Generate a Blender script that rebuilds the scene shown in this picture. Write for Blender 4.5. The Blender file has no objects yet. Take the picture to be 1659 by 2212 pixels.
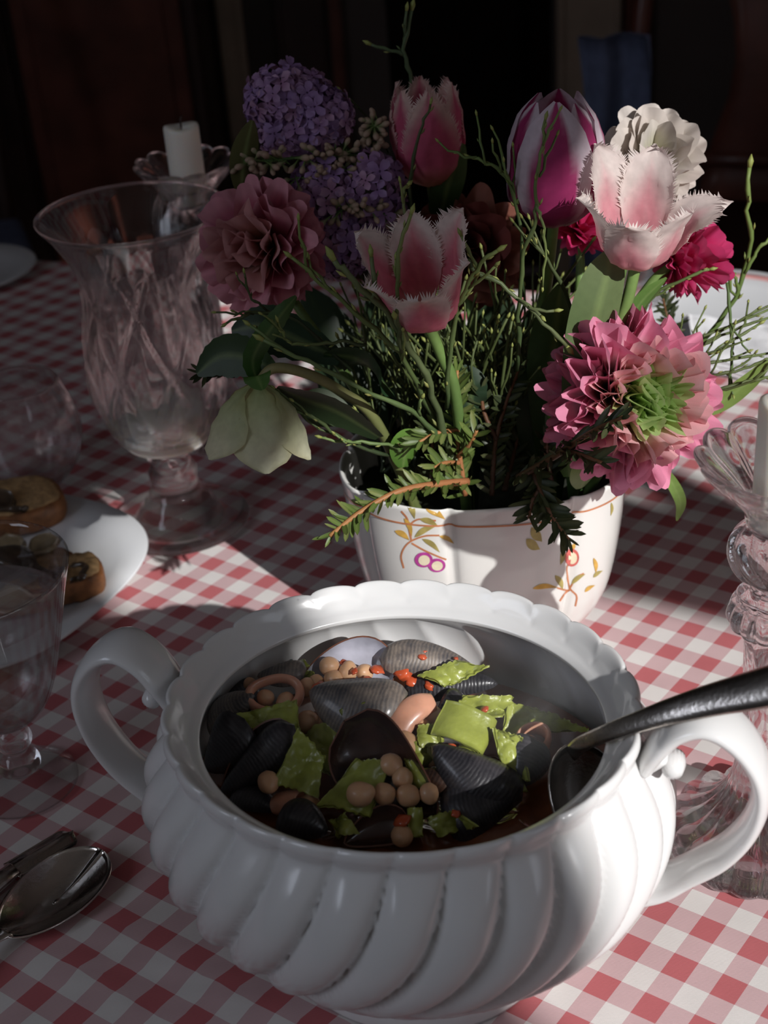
import bpy, bmesh, math, random
from math import sin, cos, pi, radians, sqrt, tan, atan2, exp
from mathutils import Vector, Matrix, noise, bvhtree
import numpy as np

# ------------------------------------------------------------------ camera
F_PX, PITCH, ROLL, CAM_H = 3100.0, radians(30.6), radians(-4.5), 0.60
IMG_W, IMG_H = 1659, 2212
C = bpy.context.scene.collection
scn = bpy.context.scene
cam_d = bpy.data.cameras.new('camera')
cam = bpy.data.objects.new('camera', cam_d)
C.objects.link(cam)
cam_d.sensor_fit = 'VERTICAL'
cam_d.sensor_height = 24.0
cam_d.lens = 24.0 * F_PX / IMG_H
cam_d.clip_start = 0.05
cam.matrix_world = (Matrix.Translation((0, 0, CAM_H)) @ Matrix.Rotation(pi / 2 - PITCH, 4, 'X')
                    @ Matrix.Rotation(ROLL, 4, 'Z'))
cam_d.dof.use_dof = True
cam_d.dof.focus_distance = 0.80
cam_d.dof.aperture_fstop = 6.5
scn.camera = cam

# ------------------------------------------------------------------ world, sun, daylight, exposure
wd = bpy.data.worlds.new('world')
scn.world = wd
wd.use_nodes = True
wd.node_tree.nodes['Background'].inputs[0].default_value = (0.62, 0.72, 0.95, 1)
wd.node_tree.nodes['Background'].inputs[1].default_value = 0.30

SUN_AZ, SUN_EL = radians(33.0), radians(30.0)      # azimuth from the camera side (-Y) towards +X
SUN = Vector((sin(SUN_AZ) * cos(SUN_EL), -cos(SUN_AZ) * cos(SUN_EL), sin(SUN_EL)))
sun_d = bpy.data.lights.new('sun', 'SUN')
sun_d.energy = 4.2
sun_d.color = (1.0, 0.985, 0.97)
sun_d.angle = radians(0.55)
sun = bpy.data.objects.new('sun', sun_d)
C.objects.link(sun)
sun.rotation_euler = SUN.to_track_quat('Z', 'Y').to_euler()

def window_light(name, loc, size, aim, energy, color):
    d = bpy.data.lights.new(name, 'AREA')
    d.shape = 'RECTANGLE'
    d.size, d.size_y = size
    d.energy = energy
    d.color = color
    o = bpy.data.objects.new(name, d)
    C.objects.link(o)
    o.location = loc
    o.rotation_euler = (-Vector(aim)).to_track_quat('Z', 'Y').to_euler()
    return o
# daylight of the sky that comes through the two windows
window_light('daylight_right_window', (1.53, -0.78, 1.25), (1.80, 1.10), (-1, 0, 0), 5.5, (0.86, 0.92, 1.0))
window_light('daylight_left_window', (-1.96, -0.55, 1.25), (1.1, 1.10), (1, 0, 0), 10.5, (0.80, 0.86, 1.0))

vs = scn.view_settings
vs.view_transform = 'Standard'
vs.look = 'None'
vs.gamma = 1.0
vs.use_curve_mapping = False
vs.exposure = 0.12
cy = scn.cycles
cy.use_denoising = True
cy.max_bounces = 24
cy.transmission_bounces = 22
cy.transparent_max_bounces = 24
cy.sample_clamp_indirect = 4.0
cy.blur_glossy = 0.6

# ------------------------------------------------------------------ helpers
def ray(px, py):
    x = (px - 829.5) / F_PX
    y = (1106 - py) / F_PX
    c, s = cos(ROLL), sin(ROLL)
    x, y = c * x - s * y, s * x + c * y
    return Vector((x, cos(PITCH) + y * sin(PITCH), -sin(PITCH) + y * cos(PITCH)))
EYE = Vector((0, 0, CAM_H))
def at_z(px, py, z):
    d = ray(px, py)
    return EYE + d * ((z - CAM_H) / d.z)
def at_y(px, py, Y):
    d = ray(px, py)
    return EYE + d * (Y / d.y)

def tag(o, label=None, cat=None, group=None, kind=None):
    if label: o['label'] = label
    if cat: o['category'] = cat
    if group: o['group'] = group
    if kind: o['kind'] = kind
    return o
def thing(name, label, cat, loc=(0, 0, 0), group=None, rot=(0, 0, 0)):
    o = bpy.data.objects.new(name, None)
    o.empty_display_size = 0.02
    C.objects.link(o)
    o.location = loc
    o.rotation_euler = rot
    return tag(o, label, cat, group)
def make_mesh(name, V, F, mat=None, smooth=True, cols=None):
    me = bpy.data.meshes.new(name)
    me.from_pydata([tuple(v) for v in V], [], F)
    if mat is not None: me.materials.append(mat)
    if smooth: me.polygons.foreach_set('use_smooth', [True] * len(me.polygons))
    if cols is not None:
        a = me.color_attributes.new('Col', 'FLOAT_COLOR', 'POINT')
        a.data.foreach_set('color', [x for c in cols for x in (c[0], c[1], c[2], 1.0)])
    me.update()
    return me
def obj(name, me, parent=None, mw=None):
    o = bpy.data.objects.new(name, me)
    C.objects.link(o)
    if parent: o.parent = parent
    if mw is not None: o.matrix_local = mw
    return o
def part(name, V, F, mat, parent=None, smooth=True, cols=None, mw=None):
    return obj(name, make_mesh(name, V, F, mat, smooth, cols), parent, mw)

class MB:                                            # collects pieces of one mesh
    def __init__(s): s.V, s.F, s.K = [], [], []
    def add(s, V, F, col=None):
        n = len(s.V)
        s.V += [Vector(v) for v in V]
        s.F += [tuple(i + n for i in f) for f in F]
        if col is None: s.K += [(1, 1, 1)] * len(V)
        elif isinstance(col, list): s.K += col
        else: s.K += [col] * len(V)
        return s
    def mesh(s, name, mat, smooth=True, cols=False):
        return make_mesh(name, s.V, s.F, mat, smooth, s.K if cols else None)
    def build(s, name, mat, parent=None, smooth=True, cols=False, mw=None):
        return obj(name, s.mesh(name, mat, smooth, cols), parent, mw)

def catmull(P, n=6):
    P = [Vector(p) for p in P]
    out = []
    for i in range(len(P) - 1):
        p0 = P[i - 1] if i > 0 else P[i] * 2 - P[i + 1]
        p1, p2 = P[i], P[i + 1]
        p3 = P[i + 2] if i + 2 < len(P) else P[i + 1] * 2 - P[i]
        for k in range(n):
            t = k / n
            out.append(0.5 * ((2 * p1) + (p2 - p0) * t + (2 * p0 - 5 * p1 + 4 * p2 - p3) * t * t
                              + (3 * p1 - p0 - 3 * p2 + p3) * t * t * t))
    out.append(P[-1])
    return out
def lerp(a, b, t): return a + (b - a) * t
def mix3(a, b, t): return tuple(a[i] + (b[i] - a[i]) * t for i in range(3))
def interp(tab, x):
    if x <= tab[0][0]: return tab[0][1]
    for (a, va), (b, vb) in zip(tab, tab[1:]):
        if x <= b: return va + (vb - va) * (x - a) / (b - a)
    return tab[-1][1]

def tube(P, R, n=8, cap=True, flat=None, up=None):
    """tube along P; R radius per point (number or list). flat=(w,h) factors with 'up' as the h direction."""
    P = [Vector(p) for p in P]
    m = len(P)
    if not isinstance(R, (list, tuple)): R = [R] * m
    V, Fc = [], []
    t0 = (P[1] - P[0]).normalized()
    ref = Vector(up) if up is not None else (Vector((0, 0, 1)) if abs(t0.z) < 0.9 else Vector((1, 0, 0)))
    for i in range(m):
        t = (P[min(i + 1, m - 1)] - P[max(i - 1, 0)])
        t = t.normalized() if t.length > 1e-9 else t0
        if up is not None: ref = Vector(up)
        b = t.cross(ref)
        if b.length < 1e-6: b = t.orthogonal()
        b.normalize()
        nn = b.cross(t).normalized()
        ref = nn
        fw, fh = flat if flat else (1, 1)
        for k in range(n):
            a = 2 * pi * k / n
            V.append(P[i] + b * cos(a) * R[i] * fw + nn * sin(a) * R[i] * fh)
    for i in range(m - 1):
        for k in range(n):
            k2 = (k + 1) % n
            Fc.append((i * n + k, i * n + k2, (i + 1) * n + k2, (i + 1) * n + k))
    if cap:
        Fc.append(tuple(range(n - 1, -1, -1)))
        Fc.append(tuple((m - 1) * n + k for k in range(n)))
    return V, Fc

def lathe(prof, n=48, mod=None, close=False):
    """prof: list of (r,z); mod(theta, i, r, z) -> (x,y,z)"""
    V, Fc = [], []
    m = len(prof)
    for i, (r, z) in enumerate(prof):
        for k in range(n):
            th = 2 * pi * k / n
            V.append(mod(th, i, r, z) if mod else (r * cos(th), r * sin(th), z))
    for i in range(m - 1 if not close else m):
        i2 = (i + 1) % m
        for k in range(n):
            k2 = (k + 1) % n
            Fc.append((i * n + k, i * n + k2, i2 * n + k2, i2 * n + k))
    return V, Fc

def grid(fn, nu, nv):
    V = [fn(i / (nu - 1), j / (nv - 1)) for i in range(nu) for j in range(nv)]
    Fc = [(i * nv + j, (i + 1) * nv + j, (i + 1) * nv + j + 1, i * nv + j + 1) for i in range(nu - 1) for j in range(nv - 1)]
    return V, Fc
def slab(fn, nu, nv, th):
    """a sheet with thickness th, both faces and the rim"""
    top = [Vector(fn(i / (nu - 1), j / (nv - 1))) for i in range(nu) for j in range(nv)]
    N = []
    for i in range(nu):
        for j in range(nv):
            a = top[min(i + 1, nu - 1) * nv + j] - top[max(i - 1, 0) * nv + j]
            b = top[i * nv + min(j + 1, nv - 1)] - top[i * nv + max(j - 1, 0)]
            c = a.cross(b)
            N.append(c.normalized() if c.length > 1e-12 else Vector((0, 0, 1)))
    bot = [p - q * th for p, q in zip(top, N)]
    n = nu * nv
    Fc = []
    for i in range(nu - 1):
        for j in range(nv - 1):
            a, b, c, d = i * nv + j, (i + 1) * nv + j, (i + 1) * nv + j + 1, i * nv + j + 1
            Fc.append((a, b, c, d))
            Fc.append((a + n, d + n, c + n, b + n))
    edge = [j for j in range(nv)] + [i * nv + nv - 1 for i in range(1, nu)] + [(nu - 1) * nv + j for j in range(nv - 2, -1, -1)] + [i * nv for i in range(nu - 2, 0, -1)]
    for a, b in zip(edge, edge[1:] + edge[:1]): Fc.append((b, a, a + n, b + n))
    return top + bot, Fc

def box(x0, x1, y0, y1, z0, z1):
    V = [(x, y, z) for x in (x0, x1) for y in (y0, y1) for z in (z0, z1)]
    return V, [(0, 1, 3, 2), (4, 6, 7, 5), (0, 4, 5, 1), (2, 3, 7, 6), (0, 2, 6, 4), (1, 5, 7, 3)]
def frame(zdir, xhint=(1, 0, 0)):
    z = Vector(zdir).normalized()
    x = Vector(xhint)
    x = x - z * x.dot(z)
    if x.length < 1e-5: x = z.orthogonal()
    x.normalize()
    y = z.cross(x)
    return Matrix((x, y, z)).transposed().to_4x4()
def bevel(o, w=0.003, seg=3):
    m = o.modifiers.new('edge', 'BEVEL')
    m.width, m.segments, m.limit_method = w, seg, 'ANGLE'
    return o
def fbm(p, s, o=3): return noise.fractal(Vector(p) * s, 1.0, 2.0, o)

# ------------------------------------------------------------------ materials
def newmat(name):
    m = bpy.data.materials.new(name)
    m.use_nodes = True
    nt = m.node_tree
    return m, nt, nt.nodes['Principled BSDF'], nt.nodes['Material Output']
def nd(nt, t, **kw):
    n = nt.nodes.new(t)
    for k, v in kw.items():
        if k in ('operation', 'data_type', 'blend_type', 'attribute_name', 'wave_type', 'bands_direction', 'rings_direction', 'wave_profile', 'feature', 'noise_dimensions', 'layer_name'): setattr(n, k, v)
        else: n.inputs[k].default_value = v
    return n
def ramp(nt, stops):
    r = nt.nodes.new('ShaderNodeValToRGB')
    e = r.color_ramp.elements
    while len(e) < len(stops): e.new(0.5)
    for x, (p, c) in zip(e, stops):
        x.position = p
        x.color = (*c, 1)
    return r
def mat(name, color, rough=0.5, metal=0.0, var=0.0, vscale=40.0, bump=0.0, bscale=200.0, coat=0.0, sss=0.0, ssc=None, sheen=0.0, spec=0.5):
    """noise-varied principled material"""
    m, nt, b, out = newmat(name)
    L = nt.links.new
    b.inputs['Roughness'].default_value = rough
    b.inputs['Metallic'].default_value = metal
    b.inputs['Coat Weight'].default_value = coat
    b.inputs['Specular IOR Level'].default_value = spec
    if sss:
        b.inputs['Subsurface Weight'].default_value = sss
        b.inputs['Subsurface Radius'].default_value = ssc or (0.004, 0.002, 0.001)
        b.inputs['Subsurface Scale'].default_value = 1.0
    tc = nd(nt, 'ShaderNodeTexCoord')
    n = nd(nt, 'ShaderNodeTexNoise', Scale=vscale, Detail=4.0)
    L(tc.outputs['Object'], n.inputs['Vector'])
    r = ramp(nt, [(0.3, tuple(max(0, c * (1 - var)) for c in color)), (0.7, tuple(min(1, c * (1 + var)) for c in color))])
    L(n.outputs['Fac'], r.inputs[0])
    L(r.outputs[0], b.inputs['Base Color'])
    if bump:
        n2 = nd(nt, 'ShaderNodeTexNoise', Scale=bscale, Detail=3.0)
        L(tc.outputs['Object'], n2.inputs['Vector'])
        bp = nd(nt, 'ShaderNodeBump', Strength=bump, Distance=0.002)
        L(n2.outputs['Fac'], bp.inputs['Height'])
        L(bp.outputs[0], b.inputs['Normal'])
    return m
def petal_mat(name, trans=0.35, rough=0.55, vein=0.0):
    """takes its colour from the mesh's own colour attribute; thin, lets light through"""
    m, nt, b, out = newmat(name)
    L = nt.links.new
    a = nd(nt, 'ShaderNodeAttribute', attribute_name='Col')
    tc = nd(nt, 'ShaderNodeTexCoord')
    n = nd(nt, 'ShaderNodeTexNoise', Scale=220.0, Detail=4.0)
    L(tc.outputs['Object'], n.inputs['Vector'])
    mr = nd(nt, 'ShaderNodeMapRange')
    mr.inputs['To Min'].default_value, mr.inputs['To Max'].default_value = 0.82, 1.15
    L(n.outputs['Fac'], mr.inputs['Value'])
    mx = nd(nt, 'ShaderNodeVectorMath', operation='SCALE')
    L(a.outputs['Color'], mx.inputs[0])
    L(mr.outputs[0], mx.inputs['Scale'])
    L(mx.outputs[0], b.inputs['Base Color'])
    b.inputs['Roughness'].default_value = rough
    b.inputs['Specular IOR Level'].default_value = 0.3
    tr = nd(nt, 'ShaderNodeBsdfTranslucent')
    L(mx.outputs[0], tr.inputs['Color'])
    ms = nd(nt, 'ShaderNodeMixShader', Fac=trans)
    L(b.outputs[0], ms.inputs[1])
    L(tr.outputs[0], ms.inputs[2])
    L(ms.outputs[0], out.inputs['Surface'])
    return m
def glass_mat(name, tint=(1, 1, 1), clear=0.35, rough=0.0, ior=1.5):
    """clear glass: a refracting part and a part that lets light straight through (thin walls)"""
    m, nt, b, out = newmat(name)
    L = nt.links.new
    b.inputs['Base Color'].default_value = (*tint, 1)
    b.inputs['Transmission Weight'].default_value = 1.0
    b.inputs['Roughness'].default_value = rough
    b.inputs['IOR'].default_value = ior
    t = nd(nt, 'ShaderNodeBsdfTransparent')
    t.inputs['Color'].default_value = (*tint, 1)
    ms = nd(nt, 'ShaderNodeMixShader', Fac=clear)
    L(b.outputs[0], ms.inputs[1])
    L(t.outputs[0], ms.inputs[2])
    L(ms.outputs[0], out.inputs['Surface'])
    return m
def thin_glass_mat(name, tint=(0.97, 0.97, 0.97), boost=0.75):
    """thin blown glass wall: straight-through light plus a mirror reflection that grows towards grazing angles"""
    m, nt, b, out = newmat(name)
    L = nt.links.new
    g = nd(nt, 'ShaderNodeBsdfGlossy', Roughness=0.02)
    t = nd(nt, 'ShaderNodeBsdfTransparent')
    t.inputs['Color'].default_value = (*tint, 1)
    lw = nd(nt, 'ShaderNodeLayerWeight', Blend=0.5)
    pw = nd(nt, 'ShaderNodeMath', operation='POWER'); pw.inputs[1].default_value = 3.0
    L(lw.outputs['Facing'], pw.inputs[0])
    mu = nd(nt, 'ShaderNodeMath', operation='MULTIPLY_ADD')
    mu.inputs[1].default_value, mu.inputs[2].default_value = boost, 0.05
    L(pw.outputs[0], mu.inputs[0])
    ms = nd(nt, 'ShaderNodeMixShader')
    L(mu.outputs[0], ms.inputs[0])
    L(t.outputs[0], ms.inputs[1])
    L(g.outputs[0], ms.inputs[2])
    L(ms.outputs[0], out.inputs['Surface'])
    nt.nodes.remove(b)
    return m

M = {}
M['porcelain'] = mat('porcelain', (0.70, 0.695, 0.69), 0.20, var=0.015, vscale=6, coat=0.22, sss=0.05, ssc=(0.006, 0.004, 0.003))
M['pot_glaze'] = mat('pot_glaze', (0.70, 0.69, 0.655), 0.22, var=0.03, vscale=18, coat=0.4)
M['white_china'] = mat('white_china', (0.74, 0.75, 0.77), 0.15, var=0.01, coat=0.5)
M['wax'] = mat('wax', (0.80, 0.76, 0.68), 0.45, var=0.02, sss=0.5, ssc=(0.012, 0.008, 0.005))
M['steel'] = mat('steel', (0.62, 0.58, 0.54), 0.16, metal=1.0, var=0.10, vscale=60, bump=0.05, bscale=400)
M['steel_worn'] = mat('steel_worn', (0.50, 0.46, 0.42), 0.24, metal=1.0, var=0.15, vscale=80, bump=0.08, bscale=500)
M['crystal'] = glass_mat('crystal', (0.995, 0.99, 1.0), 0.20, 0.015, 1.52)
M['pressed_glass'] = glass_mat('pressed_glass', (0.99, 0.985, 0.985), 0.22, 0.02, 1.45)
M['clear_bowl'] = glass_mat('clear_bowl', (0.99, 0.985, 0.985), 0.36, 0.008, 1.45)
M['thin_glass'] = thin_glass_mat('thin_glass')
M['wood_dark'] = mat('wood_dark', (0.035, 0.014, 0.010), 0.42, var=0.35, vscale=12, bump=0.1, bscale=60)
M['wood_red'] = mat('wood_red', (0.13, 0.040, 0.027), 0.32, var=0.3, vscale=14)
M['trim_brown'] = mat('trim_brown', (0.42, 0.31, 0.23), 0.5, var=0.15, vscale=8)
M['wall_dark'] = mat('wall_dark', (0.075, 0.055, 0.048), 0.8, var=0.2, vscale=3)
M['wall_pale'] = mat('wall_pale', (0.42, 0.38, 0.33), 0.9, var=0.06, vscale=4)
M['floor'] = mat('floor', (0.07, 0.045, 0.03), 0.5, var=0.25, vscale=6)
M['curtain'] = mat('curtain', (0.22, 0.16, 0.13), 0.9, var=0.1, vscale=30)
M['blue_fabric'] = mat('blue_fabric', (0.10, 0.12, 0.20), 0.9, var=0.15, vscale=60)

def gingham():
    m, nt, b, out = newmat('gingham_cloth')
    L = nt.links.new
    g = nd(nt, 'ShaderNodeNewGeometry')
    TH, SK, PI_, PJ = radians(36.1), radians(3.9), 0.02724, 0.03164
    # invert X = a cos(th) - b sin(th+sk), Y = -a sin(th) - b cos(th+sk)
    A = np.array([[cos(TH), -sin(TH + SK)], [-sin(TH), -cos(TH + SK)]])
    Ai = np.linalg.inv(A)
    vec = nd(nt, 'ShaderNodeAttribute', attribute_name='flat_uv')      # rest position of the cloth before it was draped
    def axis(row, period, off):
        dp = nd(nt, 'ShaderNodeVectorMath', operation='DOT_PRODUCT')
        dp.inputs[1].default_value = (Ai[row, 0] / period, Ai[row, 1] / period, 0)
        L(vec.outputs['Vector'], dp.inputs[0])
        ad = nd(nt, 'ShaderNodeMath', operation='ADD')
        ad.inputs[1].default_value = off
        L(dp.outputs['Value'], ad.inputs[0])
        fr = nd(nt, 'ShaderNodeMath', operation='FRACT')
        L(ad.outputs[0], fr.inputs[0])
        gt = nd(nt, 'ShaderNodeMath', operation='LESS_THAN')
        gt.inputs[1].default_value = 0.5
        L(fr.outputs[0], gt.inputs[0])
        return gt, ad
    # fitted so that the centre of a full red square has both bands coloured
    ga, va = axis(0, PI_, 9.507 + 0.25)
    gb, vb = axis(1, PJ, 15.906 + 0.25)
    sm = nd(nt, 'ShaderNodeMath', operation='ADD')
    L(ga.outputs[0], sm.inputs[0]); L(gb.outputs[0], sm.inputs[1])
    hf = nd(nt, 'ShaderNodeMath', operation='MULTIPLY'); hf.inputs[1].default_value = 0.5
    L(sm.outputs[0], hf.inputs[0])
    # woven twill: in the mixed squares red and white threads alternate on fine diagonals
    tw = nd(nt, 'ShaderNodeVectorMath', operation='DOT_PRODUCT')
    tw.inputs[1].default_value = (Ai[0, 0] * 900 + Ai[1, 0] * 900, Ai[0, 1] * 900 + Ai[1, 1] * 900, 0)
    L(vec.outputs['Vector'], tw.inputs[0])
    tf = nd(nt, 'ShaderNodeMath', operation='FRACT'); L(tw.outputs['Value'], tf.inputs[0])
    tt = nd(nt, 'ShaderNodeMath', operation='PINGPONG'); tt.inputs[1].default_value = 0.5; L(tf.outputs[0], tt.inputs[0])
    tm = nd(nt, 'ShaderNodeMapRange'); L(tt.outputs[0], tm.inputs['Value'])
    tm.inputs['From Max'].default_value = 0.5
    tm.inputs['To Min'].default_value, tm.inputs['To Max'].default_value = -0.10, 0.10
    av = nd(nt, 'ShaderNodeMath', operation='ADD'); L(hf.outputs[0], av.inputs[0]); L(tm.outputs[0], av.inputs[1])
    r = ramp(nt, [(0.0, (0.72, 0.69, 0.665)), (0.5, (0.585, 0.405, 0.415)), (1.0, (0.48, 0.125, 0.135))])
    L(av.outputs[0], r.inputs[0])
    n = nd(nt, 'ShaderNodeTexNoise', Scale=35.0, Detail=5.0)
    L(g.outputs['Position'], n.inputs['Vector'])
    mr = nd(nt, 'ShaderNodeMapRange'); mr.inputs['To Min'].default_value, mr.inputs['To Max'].default_value = 0.9, 1.1
    L(n.outputs['Fac'], mr.inputs['Value'])
    sc = nd(nt, 'ShaderNodeVectorMath', operation='SCALE')
    L(r.outputs[0], sc.inputs[0]); L(mr.outputs[0], sc.inputs['Scale'])
    L(sc.outputs[0], b.inputs['Base Color'])
    b.inputs['Roughness'].default_value = 0.85
    b.inputs['Specular IOR Level'].default_value = 0.2
    bp = nd(nt, 'ShaderNodeBump', Strength=0.25, Distance=0.0006)
    L(tt.outputs[0], bp.inputs['Height']); L(bp.outputs[0], b.inputs['Normal'])
    return m
M['gingham'] = gingham()

# ------------------------------------------------------------------ the room
def struct(name, V, F, m, smooth=False, label=None):
    o = part(name, V, F, m, None, smooth)
    o['kind'] = 'structure'
    if label: o['label'] = label
    return o
FLOOR_Z, CEIL_Z = -0.75, 1.95
RX, LX, BY, FY = 1.5, -1.9, 3.4, -1.9
struct('floor', *box(LX, RX, FY, BY, FLOOR_Z - 0.05, FLOOR_Z), M['floor'])
struct('ceiling', *box(LX, RX, FY, BY, CEIL_Z, CEIL_Z + 0.05), M['wall_pale'])
def wall_with_hole(name, axis, at, span, hole, m, th=0.05):
    """wall on plane axis=at over span (u0,u1) with one rectangular opening (u0,u1,z0,z1)"""
    b = MB()
    u0, u1 = span
    a, c, z0, z1 = hole
    for s in ((u0, a, FLOOR_Z, CEIL_Z), (c, u1, FLOOR_Z, CEIL_Z), (a, c, FLOOR_Z, z0), (a, c, z1, CEIL_Z)):
        if s[1] - s[0] < 1e-4 or s[3] - s[2] < 1e-4: continue
        if axis == 'x': b.add(*box(at, at + th, s[0], s[1], s[2], s[3]))
        else: b.add(*box(s[0], s[1], at - th, at, s[2], s[3]))
    o = b.build(name, m, None, False)
    o['kind'] = 'structure'
    return o
# right wall: the sunny window; its near jamb cuts the light across tureen and cloth
WIN = (-1.755, -0.22, 0.55, 1.87)
wall_with_hole('wall_right', 'x', RX, (FY, BY), WIN, M['wall_pale'], 0.02)
struct('wall_front', *box(LX, RX, FY - 0.05, FY, FLOOR_Z, CEIL_Z), M['wall_pale'])
wall_with_hole('wall_left', 'x', LX - 0.03, (FY, BY), (-1.1, 0.0, 0.7, 1.8), M['wall_dark'], 0.03)
w1 = MB()
w1.add(*box(RX - 0.01, RX + 0.03, -0.955, -0.925, WIN[2], WIN[3]))
w1.add(*box(RX - 0.03, RX + 0.03, WIN[0], WIN[1], WIN[2] - 0.03, WIN[2]))
o = w1.build('window_1', M['white_china'], None, False); o['kind'] = 'structure'
# unseen blind and two curtains, added and shaped to block parts of the sunbeam
rb = MB()
rb.add(*tube([(RX - 0.035, -0.94, 1.86), (RX - 0.035, WIN[1], 1.86)], .02, 12))
rb.add(*box(RX - 0.036, RX - 0.033, -0.94, WIN[1], 1.47, 1.86))  # added sheet that stops a sun patch on the back cabinet
tag(rb.build('added_blind', M['curtain'], None, False), 'unseen brown blind added over the far window pane to keep sun off the cabinet', 'blind')
def sunshade(u, v):  # added strip; its lower edge is shaped to shade the upper flowers
    y = lerp(WIN[0] - .02, -0.93, v)
    low = interp([(-1.78, 1.86), (-1.69, 1.84), (-1.62, 1.80), (-1.42, 1.76), (-1.27, 1.745), (-1.0, 1.745)], y)
    return (RX - .055 + .006 * sin(v * 60), y, lerp(1.93, low, u))
tag(part('sunshade', *slab(sunshade, 6, 60, .002), M['curtain']), 'brown gathered valance added along the window top to keep sun off the upper flowers', 'curtain')
def cafe(u, v):  # added cloth, slanted to throw a shade band on the right of the table
    z = 1.455 - u * .86
    yc = lerp(-1.095, -.46, u ** 1.0)
    w = .10 * (1 - .35 * sin(pi * u))
    return (RX - .05 + .018 * sin(v * 22 + u * 2), yc + (v - .5) * 2 * w, z)
tag(part('added_curtain', *slab(cafe, 16, 40, .002), M['curtain']), 'unseen brown curtain added in the sunny window to cast a slanted shade band', 'curtain')
w2 = MB()
w2.add(*box(LX - 0.03, LX + 0.03, -1.1, 0.0, 0.67, 0.70)); w2.add(*box(LX - 0.025, LX - 0.005, -0.57, -0.53, 0.7, 1.8))
o = w2.build('window_2', M['white_china'], None, False); o['kind'] = 'structure'

# back wall: dark panelling, pale trims, an open black doorway
def bwx(px): return at_y(px, 100, BY).x
wall_with_hole('wall_back', 'y', BY + 0.05, (LX, RX), (bwx(838), bwx(1196), FLOOR_Z, 1.6), M['wall_dark'], 0.05)
hx0, hx1 = bwx(838) - 0.05, bwx(1196) + 0.05
hb = MB()
for s in ((hx0 - 0.1, hx0, BY + 0.05, BY + 1.2), (hx1, hx1 + 0.1, BY + 0.05, BY + 1.2), (hx0, hx1, BY + 1.1, BY + 1.2)):
    hb.add(*box(*s, FLOOR_Z, 1.7))
hb.add(*box(hx0, hx1, BY + 0.05, BY + 1.2, 1.6, 1.7)); hb.add(*box(hx0, hx1, BY + 0.05, BY + 1.2, FLOOR_Z - 0.05, FLOOR_Z))
o = hb.build('wall_hallway', M['wood_dark'], None, False); o['kind'] = 'structure'
trims = [(478, 532, 'trim_brown', 0.03), (600, 705, 'wood_dark', 0.02), (716, 742, 'wood_red', 0.03), (1200, 1335, 'trim_brown', 0.035), (1345, 1400, 'wood_red', 0.03)]
for i, (a, b, m, d) in enumerate(trims):
    tb = MB()
    x0, x1 = bwx(a), bwx(b)
    tb.add(*box(x0, x1, BY - d, BY, FLOOR_Z, CEIL_Z))
    tb.add(*box(x0 + 0.006, x0 + 0.014, BY - d - 0.008, BY - d, FLOOR_Z, CEIL_Z))
    tb.add(*box(x1 - 0.014, x1 - 0.006, BY - d - 0.008, BY - d, FLOOR_Z, CEIL_Z))
    o = tb.build('trim_%d' % (i + 1), M[m], None, False); o['kind'] = 'structure'

# tall dark red cabinet filling the left of the back wall
cab_x0, cab_x1 = bwx(-260), bwx(465)
cab = thing('cabinet', 'tall dark red wooden cabinet against the back wall at the left', 'cabinet', ((cab_x0 + cab_x1) / 2, BY - 0.2, FLOOR_Z))
hw = (cab_x1 - cab_x0) / 2
bevel(part('body', *box(-hw, hw, -0.15, 0.195, 0, 1.9), M['wood_dark'], cab, False), 0.01)
for s in (-1, 1):
    d = MB()
    d.add(*box(min(0.01 * s, s * (hw - 0.03)), max(0.01 * s, s * (hw - 0.03)), -0.175, -0.15, 0.08, 1.82))
    c = s * (hw + -0.02) / 2
    for q in ((c - hw * .36, c + hw * .36, 0.15, 0.85), (c - hw * .36, c + hw * .36, 0.95, 1.75)):
        d.add(*box(q[0], q[1], -0.185, -0.175, q[2], q[3]))
    dd = bevel(d.build('door', M['wood_red'] if s > 0 else M['wood_dark'], cab, False), 0.004)
    kb = part('knob', *lathe([(0.0005, 0), (0.008, 0), (0.007, 0.012), (0.015, 0.02), (0.014, 0.028), (0.0005, 0.032)], 16), M['trim_brown'], dd)
    kb.location = (0.05 * s, -0.175, 0.9); kb.rotation_euler = (pi / 2, 0, 0)

def chair(name, label, loc, rz, wood, seatmat):
    t = thing(name, label, 'chair', loc, None, (0, 0, rz))
    bevel(part('seat', *box(-0.22, 0.22, -0.21, 0.21, 0.43, 0.49), M[seatmat], t, False), 0.02, 4)
    for sx in (-1, 1):
        part('leg', *tube([(sx * .19, -.18, 0), (sx * .19, -.18, .43)], [.016, .022], 8), M[wood], t)
        part('leg', *tube(catmull([(sx * .19, .25, 0), (sx * .19, .19, .43)], 4), [.016] * 4 + [.02], 8), M[wood], t)
        part('back_post', *tube(catmull([(sx * .19, .19, .43), (sx * .205, .22, .75), (sx * .18, .27, 1.0)], 5), .018, 8), M[wood], t)
    part('top_rail', *tube(catmull([(-.20, .265, .96), (-.12, .285, 1.03), (0, .29, 1.06), (.12, .285, 1.03), (.20, .265, .96)], 5), .028, 10, flat=(.5, 1.3), up=(0, 0, 1)), M[wood], t)
    part('splat', *slab(lambda u, v: ((v - .5) * (.13 + .05 * cos(u * 7)), .195 + .085 * u, .49 + .53 * u), 10, 5, .012), M[wood], t)
    part('back_rail', *tube([(-.19, .2, .56), (.19, .2, .56)], .016, 8), M[wood], t)
    return t
chair('dining_chair', 'dark red wooden chair with curved back behind the table at the right', (0.62, 2.25, FLOOR_Z), -0.35, 'wood_red', 'wood_dark')
chair('dining_chair', 'shadowed chair with a blue-grey seat behind the table at the left', (-0.80, 2.42, FLOOR_Z), 0.3, 'wood_dark', 'blue_fabric')
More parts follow.
